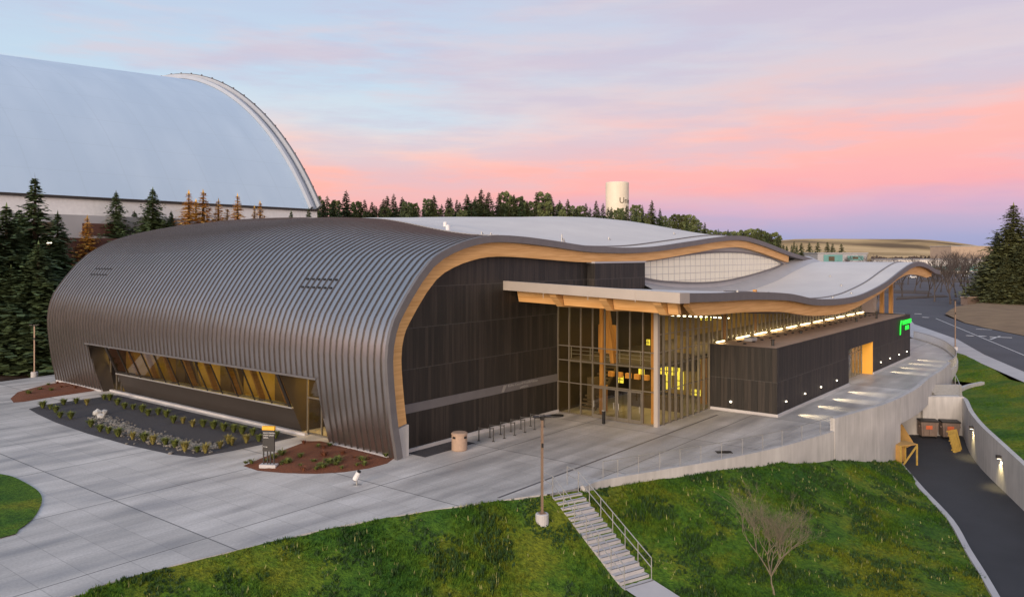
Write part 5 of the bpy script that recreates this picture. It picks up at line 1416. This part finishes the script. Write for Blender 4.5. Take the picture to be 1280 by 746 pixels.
# small canister fixture
g = empty('spotlight_fixture', gp(446, 606), 0, 'small white tilted canister fixture standing on the plaza before the mulch bed', 'fixture')
q = MB(); q.tube((-.1, 0, .3), (.12, -.05, .72), .15, .13, 14); q.build('housing', M['white'], g)
q = MB(); q.tube((.12, -.05, .72), (.15, -.06, .78), .11, .11, 14); q.tube((-.12, .01, .26), (-.1, 0, .3), .10, .15, 14); q.build('rim', M['black'], g)
q = MB(); q.tube((0, 0, 0), (0, 0, .4), .05, .04); q.lathe([(.01, .03), (.22, .03), (.24, 0)], 14); q.build('stand', M['galv'], g)
# joints / drain in the plaza
q = MB(); q.bar(rw2(-3, -10.4) + Vector((0, 0, .004)), rw2(24, -10.4) + Vector((0, 0, .004)), .14, .008)
tag(q.build('drain_channel', M['fascia']), kind='structure')
q = MB(); o_ = gp(905, 565); q.box(o_.x - .5, o_.x + .5, o_.y - .3, o_.y + .3, .004, .02); tag(q.build('drain_grate', M['dark_metal']), 'small dark drain grate in the paving near the low wall', 'drain')

# plants -------------------------------------------------------
def grass_plant(name, m, n, h, spread, seed, label, group, cat='plant'):
    rnd = random.Random(seed); q = MB()
    for i in range(n):
        a = rnd.uniform(0, 2 * PI); l = rnd.uniform(.3, 1) * spread; hh = h * rnd.uniform(.6, 1.1); w = rnd.uniform(.012, .03)
        c, s = math.cos(a), math.sin(a); b0 = Vector((c * .05, s * .05, 0)); m_ = Vector((c * l * .5, s * l * .5, hh * .7)); e_ = Vector((c * l, s * l, hh * rnd.uniform(.7, 1)))
        sd = Vector((-s * w, c * w, 0)); q.quad(b0 - sd, b0 + sd, m_ + sd, m_ - sd); q.quad(m_ - sd, m_ + sd, e_)
    o = q.build(name, m); return tag(o, label, cat, group)
ga = grass_plant('ornamental_plant', M['shrub'], 200, .55, .46, 1, 'green tuft of ornamental grass in the dark gravel bed', 'green grass tufts in the gravel bed')
gb = grass_plant('ornamental_plant', M['straw'], 200, .66, .46, 2, 'straw yellow tuft of ornamental grass in the dark gravel bed', 'yellow grass tufts in the gravel bed')
pg = []
zf1 = lambda x, y: (110 + x / 4.129, 400 + y / 4.129)
for (x, y, k) in [(112, 408, 0), (152, 432, 0), (188, 452, 0), (233, 455, 0), (280, 468, 0), (310, 487, 0), (362, 482, 0), (404, 494, 0), (440, 525, 0), (490, 527, 1), (540, 545, 1), (595, 545, 0), (648, 555, 0), (700, 566, 0), (752, 573, 0), (795, 582, 0), (850, 588, 0), (968, 605, 0), (882, 620, 0), (817, 628, 1), (742, 640, 1), (725, 632, 1), (682, 655, 1), (606, 680, 1), (563, 675, 0), (500, 672, 1), (448, 652, 0), (398, 640, 0), (335, 635, 1), (290, 620, 0), (230, 610, 1), (155, 595, 0), (105, 578, 0), (62, 570, 0), (15, 545, 0)]:
    pg.append((*zf1(x, y), k))
for (x, y, k) in [(200, 480, 0), (297, 465, 0), (355, 458, 0), (405, 465, 1), (485, 440, 0), (260, 500, 0), (235, 485, 0), (330, 530, 0), (280, 525, 0)]: pg.append((x / 3.731, 380 + y / 3.731, k))
used = [0, 0]
for i, (px, py, k) in enumerate(pg):
    src = (ga, gb)[k]; o = src if not used[k] else dup(src); used[k] = 1
    o.location = gp(px, py + 1.5); o.rotation_euler.z = i; s = random.uniform(.8, 1.25); o.scale = (s, s, s)
# river rocks
rnd = random.Random(9); q = MB()
def rock(mb, c, r, rnd):
    k = len(mb.v); bm = bmesh.new(); bmesh.ops.create_icosphere(bm, subdivisions=1, radius=1)
    f = [rnd.uniform(.7, 1.2) for _ in range(3)]
    for v in bm.verts: p = v.co * (1 + rnd.uniform(-.18, .18)); mb.v.append((c[0] + p.x * r * f[0], c[1] + p.y * r * f[1], c[2] + p.z * r * .7))
    for fc in bm.faces: mb.f.append(tuple(k + v.index for v in fc.verts)); mb.m.append(0)
    bm.free()
rl = [gp(*zf1(60, 505)), gp(*zf1(140, 540)), gp(*zf1(240, 580)), gp(*zf1(340, 610)), gp(*zf1(450, 635)), gp(*zf1(560, 655)), gp(*zf1(630, 660))]
for i in range(1500):
    u = rnd.uniform(0, len(rl) - 1.001); a = int(u); c_ = rl[a].lerp(rl[a + 1], u - a); r = rnd.uniform(.04, .13)
    rock(q, (c_.x + rnd.gauss(0, .42), c_.y + rnd.gauss(0, .5), r * .4), r, rnd)
o = q.build('river_rocks', M['rock']); o['kind'] = 'stuff'; tag(o, 'band of pale river rocks winding through the gravel bed', 'rocks')
for i, (px, py, r, lb) in enumerate(((122, 519, .42, 'left white boulder of the cluster in the gravel bed'), (130, 518, .36, 'right white boulder of the cluster in the gravel bed'), (126, 523, .34, 'front white boulder of the cluster in the gravel bed'))):
    q = MB(); rock(q, (0, 0, .2), r, rnd); tag(q.build('boulder', mat('white_rock%d' % i, (.5, .5, .48), (.36, .36, .35), scale=4), loc=gp(px, py)), lb, 'rock')
gc = grass_plant('low_shrub', M['redleaf'], 60, .38, .4, 3, 'small reddish shrub planted in a mulch bed', 'reddish shrubs in the mulch beds', 'shrub')
gd = grass_plant('low_shrub', M['shrub'], 60, .32, .4, 4, 'small green shrub planted in a mulch bed', 'green shrubs in the mulch beds', 'shrub')
fst = [1, 1]
rs = random.Random(17); extra = []
while len(extra) < 26:
    a_, b_ = rs.uniform(305, 490), rs.uniform(552, 591)
    if inside([(v.x, v.y) for v in bed_r], *gp(a_, b_)[:2]): extra.append((a_, b_, rs.choice((0, 1, 1))))
for i, (px, py, k) in enumerate(extra + [(342, 576, 1), (362, 581, 1), (352, 570, 1), (375, 574, 1), (392, 580, 1), (405, 573, 0), (420, 584, 1), (428, 570, 0), (443, 575, 0), (460, 577, 0), (446, 584, 1), (412, 560, 1), (398, 561, 1), (376, 585, 1), (60, 483, 1), (76, 486, 0), (84, 485, 0), (72, 481, 0), (94, 487, 0), (50, 489, 1), (36, 494, 1), (64, 490, 1), (90, 484, 0)]):
    src = (gc, gd)[k]; o = src if fst[k] else dup(src); fst[k] = 0
    o.location = gp(px, py) + Vector((0, 0, .1)); o.rotation_euler.z = i * 1.7; s = random.uniform(.5, 1.4); o.scale = (s, s, s * .9)
# small fir on bank
sf = conifer_mesh(31, h=1.6, r=.42, levels=14, per=7, leaf=.2)
g = empty('young_fir', (39.2, 59.5, bank_zf(39.2, 59.5)), 0, 'tiny young fir planted on the right grass bank', 'tree'); sf.build('crown', M['fir'], g); q = MB(); q.tube((0, 0, -.1), (0, 0, 1.3), .03, .01); q.build('trunk', M['bark'], g)

# ------------------------------------------------------------------ loading bay things
def dumpster(loc, rz, label):
    g = empty('dumpster', loc, rz, label, 'dumpster', 'dumpsters in the loading bay')
    g.scale = (.78, .9, 1.15)
    q = MB()
    for (x0, x1, y0, y1, z0, z1) in ((-.95, .95, -.6, .6, .18, 1.3),): 
        n_ = len(q.v); q.box(x0, x1, y0, y1, z0, z1)
        q.v[n_ + 0] = (-.82, -.45, .18); q.v[n_ + 1] = (.82, -.45, .18)
    for x in (-.6, 0, .6): q.box(x - .05, x + .05, -.66, -.56, .3, 1.25)
    q.build('bin_body', M['dump'], g)
    q = MB(); q.box(-1.0, 1.0, -.66, .65, 1.302, 1.42); q.build('lid', M['black'], g)
    q = MB()
    for x in (-.7, .7):
        for y in (-.38, .42): q.tube((x - .04, y, .1), (x + .04, y, .1), .1, n=10)
    q.build('wheels', M['black'], g)
    q = MB(); q.box(-.45, .25, -.672, -.662, .75, 1.05); q.build('warning_label', M['orange'], g)
    q = MB(); q.box(-1.08, -.955, -.3, .3, .9, 1.0); q.box(.955, 1.08, -.3, .3, .9, 1.0); q.build('lifting_sleeve', M['dump'], g)
    return g
a_ = gp(1148, 550, -4.2); dumpster((38.0, 72.5, -4.2), R(-10), 'left of two brown dumpsters with black lids at the bay wall')
dumpster((39.75, 72.1, -4.2), R(-12), 'right of two brown dumpsters with black lids at the bay wall')
g = empty('wooden_crate', (31.1, 63.2, -4.2), R(20), 'open plywood crate standing at the left mouth of the loading bay', 'crate')
q = MB(); q.box(-.9, .9, .6, .68, 0, 1.7); q.box(-.9, -.82, -.6, .6, 0, 1.7); q.box(-.818, .9, -.6, .6, 1.62, 1.7); q.build('crate_panel', M['plywood'], g)
q = MB(); q.bar((.86, -.6, 0), (.86, -.6, 1.7), .1); q.bar((-.7, -.6, 0), (.8, -.6, 1.5), .1); q.bar((-.86, -.66, 0), (-.86, -.66, 1.7), .1); q.bar((.86, .55, 0), (.86, .55, 1.7), .1); q.build('crate_frame', M['pallet'], g)
q = MB(); q.box(-.62, .62, -.03, .03, 0, 1.9); o = q.build('plywood_sheet', M['plywood'], loc=(34.2, 68.6, -4.15)); o.rotation_euler = (R(-20), R(-32), R(-25)); tag(o, 'loose tan plywood sheet leaning by the bay opening', 'plywood')
g = empty('wooden_pallet', (38.0, 67.7, -4.2), 0, 'yellow wooden pallet leaning against the right bay wall', 'pallet', None)
q = MB()
for x in np.arange(-.6, .61, .2): q.box(x - .06, x + .06, -.02, .02, 0, 1.5)
q.build('slats', M['pallet'], g)
q = MB()
for z in (.05, .72, 1.4): q.box(-.66, .66, .02, .12, z, z + .1)
q.build('stringers', M['pallet'], g); g.rotation_euler = (R(-16), 0, R(28)); g.scale = (.95, 1, 1.15)
g2 = dup(g, (37.75, 67.2, -4.2), None, 'second yellow pallet leaning on the outer side of the first'); g2.rotation_euler = (R(-18), 0, R(36)); g2.scale = (.85, 1, 1.0)
# sconces on right wall
def rw_at(y):
    for a, b in zip(rw_low[:-1], rw_low[1:]):
        if b[1] <= y <= a[1]:
            u = (a[1] - y) / (a[1] - b[1]); return Vector((a[0] + (b[0] - a[0]) * u, y, 0)), Vector((b[0] - a[0], b[1] - a[1], 0)).normalized()
for y, z, lb in ((65.0, -1.75, 'lit wall lamp farther along the service road wall'), (56.7, -2.05, 'lit wall lamp nearer on the service road wall')):
    p, d = rw_at(y); nn = Vector((d.y, -d.x, 0))
    if nn.x > 0: nn = -nn
    g = empty('wall_sconce', p + Vector((0, 0, z)), math.atan2(d.y, d.x), lb, 'wall lamp')
    iv = Matrix.Rotation(-math.atan2(d.y, d.x), 3, 'Z'); ln = iv @ nn
    q = MB(); q.box(-.16, .16, min(0, ln.y * .3), max(0, ln.y * .3), 0, .2); q.build('housing', M['dark_metal'], g)
    q = MB(); q.box(-.12, .12, min(ln.y * .05, ln.y * .26), max(ln.y * .05, ln.y * .26), -.03, -.002); q.build('lens', M['e_spot'], g)
    l = bpy.data.lights.new('lamp_light', 'SPOT'); l.energy = 300; l.spot_size = R(95); l.spot_blend = .9; l.color = (1, .78, .35); l.shadow_soft_size = .05
    o = bpy.data.objects.new('lamp_light', l); C.objects.link(o); o.parent = g; o.location = (0, ln.y * .22, -.06); o.rotation_euler = Vector((0, -ln.y * .25, -1)).to_track_quat('-Z', 'Y').to_euler()
# left utility boxes
g = empty('utility_cabinet', gp(8, 455), 0, 'green utility cabinet on the dirt below the dark firs', 'utility cabinet')
q = MB(); q.box(-2.0, 1.4, -.6, .6, 0, 1.7); q.box(-2.06, 1.46, -.66, .66, 1.702, 1.8); q.build('body', M['greenp'], g)
q = MB(); q.box(-.35, -.31, -.63, -.602, .1, 1.6); q.box(-1.2, -1.0, -.63, -.602, .8, .9); q.box(.4, .6, -.63, -.602, .8, .9); q.build('door_seam', M['black'], g)
g = empty('water_tank', gp(17, 452), 0, 'small white plastic drum beside the green cabinet', 'drum'); g.location.y -= 1.2
q = MB(); q.lathe([(.01, 0), (.5, 0), (.52, .1), (.52, .85), (.4, .95), (.15, 1.0), (.15, 1.08), (.01, 1.08)], 18); q.build('drum_body', M['white'], g, fix=True)
# utility box across the street and cars
g = empty('utility_box', gp(1217, 381), .3, 'dark box shaped cabinet at the corner across the street', 'utility cabinet')
q = MB(); q.box(-3, 3, -1, 1, 0, 1.9); q.build('body', M['dump'], g); q = MB(); q.box(-3.1, 3.1, -1.1, 1.1, 1.902, 2.05); q.build('lid', M['tan'], g)
def car(loc, rz, label, m):
    g = empty('parked_car', loc, rz, label, 'car', 'cars on the far parking lot')
    q = MB(); prof = [(-2.2, .35), (-2.2, .8), (-1.3, .95), (-.7, 1.42), (.9, 1.42), (1.6, .95), (2.2, .85), (2.25, .35)]
    q.quad(*[(x, -.85, z) for x, z in prof][::-1]); q.quad(*[(x, .85, z) for x, z in prof])
    for a, b in zip(prof, prof[1:] + prof[:1]): q.quad((a[0], -.85, a[1]), (a[0], .85, a[1]), (b[0], .85, b[1]), (b[0], -.85, b[1]))
    q.build('body', m, g, fix=True)
    q = MB(); q.quad((-1.15, -.86, .98), (1.4, -.86, .98), (.85, -.86, 1.36), (-.65, -.86, 1.36)); q.quad((-1.15, .86, .98), (1.4, .86, .98), (.85, .86, 1.36), (-.65, .86, 1.36)); q.build('window', M['black'], g)
    for x in (-1.4, 1.45):
        for y in (-.8, .8):
            q = MB(); q.tube((x, y - .1, .33), (x, y + .1, .33), .33, n=14); q.build('wheel', M['black'], g)
    return g
rc_ = random.Random(4)
base_car = car(gp(1236, 349), .2, 'small silver car parked in the far parking rows', M['carp'])
for k in range(16):
    dup(base_car, gp(rc_.uniform(1090, 1250), rc_.choice((341.5, 343, 347, 357))), .1 + rc_.choice((0, 3.14)))
car(gp(1262, 344.5), .1, 'silver car parked far off left of the spruces', M['carp'])
car(gp(1140, 348), .1, 'white car parked far off beyond the roof tip', M['white'])
car(gp(1205, 346), .1, 'grey car parked far off between the bare trees', M['greyb'])
car(gp(1082, 372.5), 1.3, 'dark car parked behind the roof overhang', M['black'])

# ------------------------------------------------------------------ world, sun, camera
wd = bpy.data.worlds.new('World'); sc.world = wd; wd.use_nodes = True; nt = wd.node_tree; nt.nodes.clear(); L = nt.links
def lin(r, g, b): return tuple(((c / 255 + .055) / 1.055) ** 2.4 if c > 10 else c / 255 / 12.92 for c in (r, g, b))
tc = N(nt, 'ShaderNodeTexCoord'); sp = N(nt, 'ShaderNodeSeparateXYZ'); L.new(tc.outputs['Generated'], sp.inputs[0])
def math_(op, a, b=None, c=None, clamp=False):
    n = N(nt, 'ShaderNodeMath', operation=op); n.use_clamp = clamp
    for i, v in enumerate((a, b, c)):
        if v is None: continue
        if isinstance(v, (int, float)): n.inputs[i].default_value = v
        else: L.new(v, n.inputs[i])
    return n.outputs[0]
def noise_(scale, st, detail=5, rough=.55, loc=(0, 0, 0), rot=(0, 0, 0)):
    mp = N(nt, 'ShaderNodeMapping'); mp.inputs['Scale'].default_value = st; mp.inputs['Location'].default_value = loc; mp.inputs['Rotation'].default_value = rot
    L.new(tc.outputs['Generated'], mp.inputs[0])
    n = N(nt, 'ShaderNodeTexNoise'); n.inputs['Scale'].default_value = scale; n.inputs['Detail'].default_value = detail; n.inputs['Roughness'].default_value = rough
    L.new(mp.outputs[0], n.inputs['Vector']); return n.outputs[0]
z = sp.outputs[2]; x = sp.outputs[0]
n1 = noise_(2.2, (1, 1, 5.5), 6, .55)
n2 = noise_(3.2, (1, 1, 7), 7, .6, (3, 1, 0), (0, R(-9), 0))
n4 = noise_(3.2, (1, 1, 7), 8, .58, (1, 5, 2), (0, R(-5), 0))
zz = math_('ADD', z, math_('MULTIPLY', math_('SUBTRACT', n4, .5), math_('MULTIPLY', z, .38)))
zz = math_('ADD', zz, math_('MULTIPLY', math_('SUBTRACT', n1, .5), math_('ADD', .05, math_('MULTIPLY', z, .35))))
def sky_ramp(st): return ramp(nt, st, 'LINEAR')
SC = 1 / .6
rr_ = [(0, lin(138, 150, 202)), (.02, lin(148, 153, 202)), (.045, lin(178, 157, 198)), (.062, lin(208, 158, 192)), (.078, lin(242, 158, 168)), (.115, lin(252, 172, 165)), (.155, lin(249, 178, 170)), (.185, lin(232, 192, 190)), (.22, lin(217, 198, 205)), (.26, lin(208, 199, 212)), (.33, lin(204, 197, 210)), (.5, lin(178, 190, 215)), (1.0, lin(172, 188, 214))]
rl_ = [(0, lin(215, 155, 175)), (.03, lin(232, 162, 172)), (.07, lin(250, 166, 160)), (.105, lin(252, 178, 166)), (.135, lin(238, 204, 198)), (.165, lin(208, 217, 227)), (.21, lin(193, 213, 231)), (.26, lin(190, 205, 227)), (.33, lin(188, 200, 224)), (.5, lin(172, 192, 220)), (1.0, lin(170, 188, 216))]
RRm, RLm = sky_ramp(rr_), sky_ramp(rl_)
L.new(zz, RRm.inputs[0]); L.new(zz, RLm.inputs[0])
azf = math_('ADD', math_('MULTIPLY', x, 2.2), math_('MULTIPLY', math_('SUBTRACT', n2, .5), 1.5)); azf = math_('ADD', azf, .36, clamp=True)
mx = N(nt, 'ShaderNodeMix', data_type='RGBA'); L.new(azf, mx.inputs[0]); L.new(RLm.outputs[0], mx.inputs[6]); L.new(RRm.outputs[0], mx.inputs[7])
# cloud streaks: lavender-pink bands high in the sky
cm = ramp(nt, [(.50, (0, 0, 0)), (.68, (1, 1, 1))], 'EASE'); L.new(n2, cm.inputs[0])
hi = ramp(nt, [(.13, (0, 0, 0)), (.2, (1, 1, 1)), (.45, (1, 1, 1)), (.7, (.2, .2, .2))]); L.new(z, hi.inputs[0])
cf_ = math_('MULTIPLY', math_('MULTIPLY', cm.outputs[0], hi.outputs[0]), .75)
m2 = N(nt, 'ShaderNodeMix', data_type='RGBA'); L.new(cf_, m2.inputs[0]); L.new(mx.outputs[2], m2.inputs[6]); m2.inputs[7].default_value = (*lin(214, 202, 212), 1)
c4 = ramp(nt, [(.44, (0, 0, 0)), (.62, (1, 1, 1))], 'EASE'); L.new(n4, c4.inputs[0])
lo_ = ramp(nt, [(.04, (0, 0, 0)), (.09, (1, 1, 1)), (.3, (1, 1, 1)), (.5, (0, 0, 0))]); L.new(z, lo_.inputs[0])
m5 = N(nt, 'ShaderNodeMix', data_type='RGBA'); L.new(math_('MULTIPLY', math_('MULTIPLY', c4.outputs[0], lo_.outputs[0]), .50), m5.inputs[0]); L.new(m2.outputs[2], m5.inputs[6]); m5.inputs[7].default_value = (*lin(200, 184, 204), 1)
m2 = m5
# brighter warm afterglow behind the camera
ba = math_('MULTIPLY', sp.outputs[1], -1.6, clamp=True); ba = math_('MULTIPLY', ba, math_('SUBTRACT', 1.0, math_('MULTIPLY', z, 2.1), clamp=True))
m3 = N(nt, 'ShaderNodeMix', data_type='RGBA'); L.new(ba, m3.inputs[0]); L.new(m2.outputs[2], m3.inputs[6]); m3.inputs[7].default_value = (2.1, 1.62, 1.25, 1)
sky = N(nt, 'ShaderNodeTexSky'); sky.sky_type = 'NISHITA'; sky.sun_disc = False; sky.sun_elevation = R(7); sky.sun_rotation = R(205); sky.altitude = 800
b1 = N(nt, 'ShaderNodeBackground'); L.new(m3.outputs[2], b1.inputs[0]); b1.inputs[1].default_value = 1.0
b2 = N(nt, 'ShaderNodeBackground'); L.new(sky.outputs[0], b2.inputs[0]); b2.inputs[1].default_value = .018
ad = N(nt, 'ShaderNodeAddShader'); L.new(b1.outputs[0], ad.inputs[0]); L.new(b2.outputs[0], ad.inputs[1])
ow = N(nt, 'ShaderNodeOutputWorld'); L.new(ad.outputs[0], ow.inputs[0])
sun = bpy.data.lights.new('sun', 'SUN'); sun.energy = 3.2; sun.angle = R(22); sun.color = (1, .78, .60)
so = bpy.data.objects.new('sun', sun); C.objects.link(so)
saz = R(205)  # from behind left
sdir = Vector((math.sin(saz) * math.cos(R(13)), math.cos(saz) * math.cos(R(13)), math.sin(R(13))))
so.rotation_euler = sdir.to_track_quat('Z', 'Y').to_euler()
cam = bpy.data.cameras.new('camera'); co_ = bpy.data.objects.new('camera', cam); C.objects.link(co_); sc.camera = co_
cam.sensor_width = 36; cam.lens = 36 * FOC / 1280; cam.clip_end = 20000; cam.clip_start = .2
co_.location = (0, 0, HC); co_.rotation_euler = (PI / 2, 0, 0)
cam.shift_y = -(373 - HY) / 1280
sc.view_settings.view_transform = 'Standard'; sc.view_settings.look = 'None'; sc.view_settings.exposure = 0
sc.cycles.max_bounces = 8; sc.cycles.transparent_max_bounces = 12; sc.cycles.sample_clamp_indirect = 4
try:
    sc.cycles.use_denoising = True
except Exception: pass
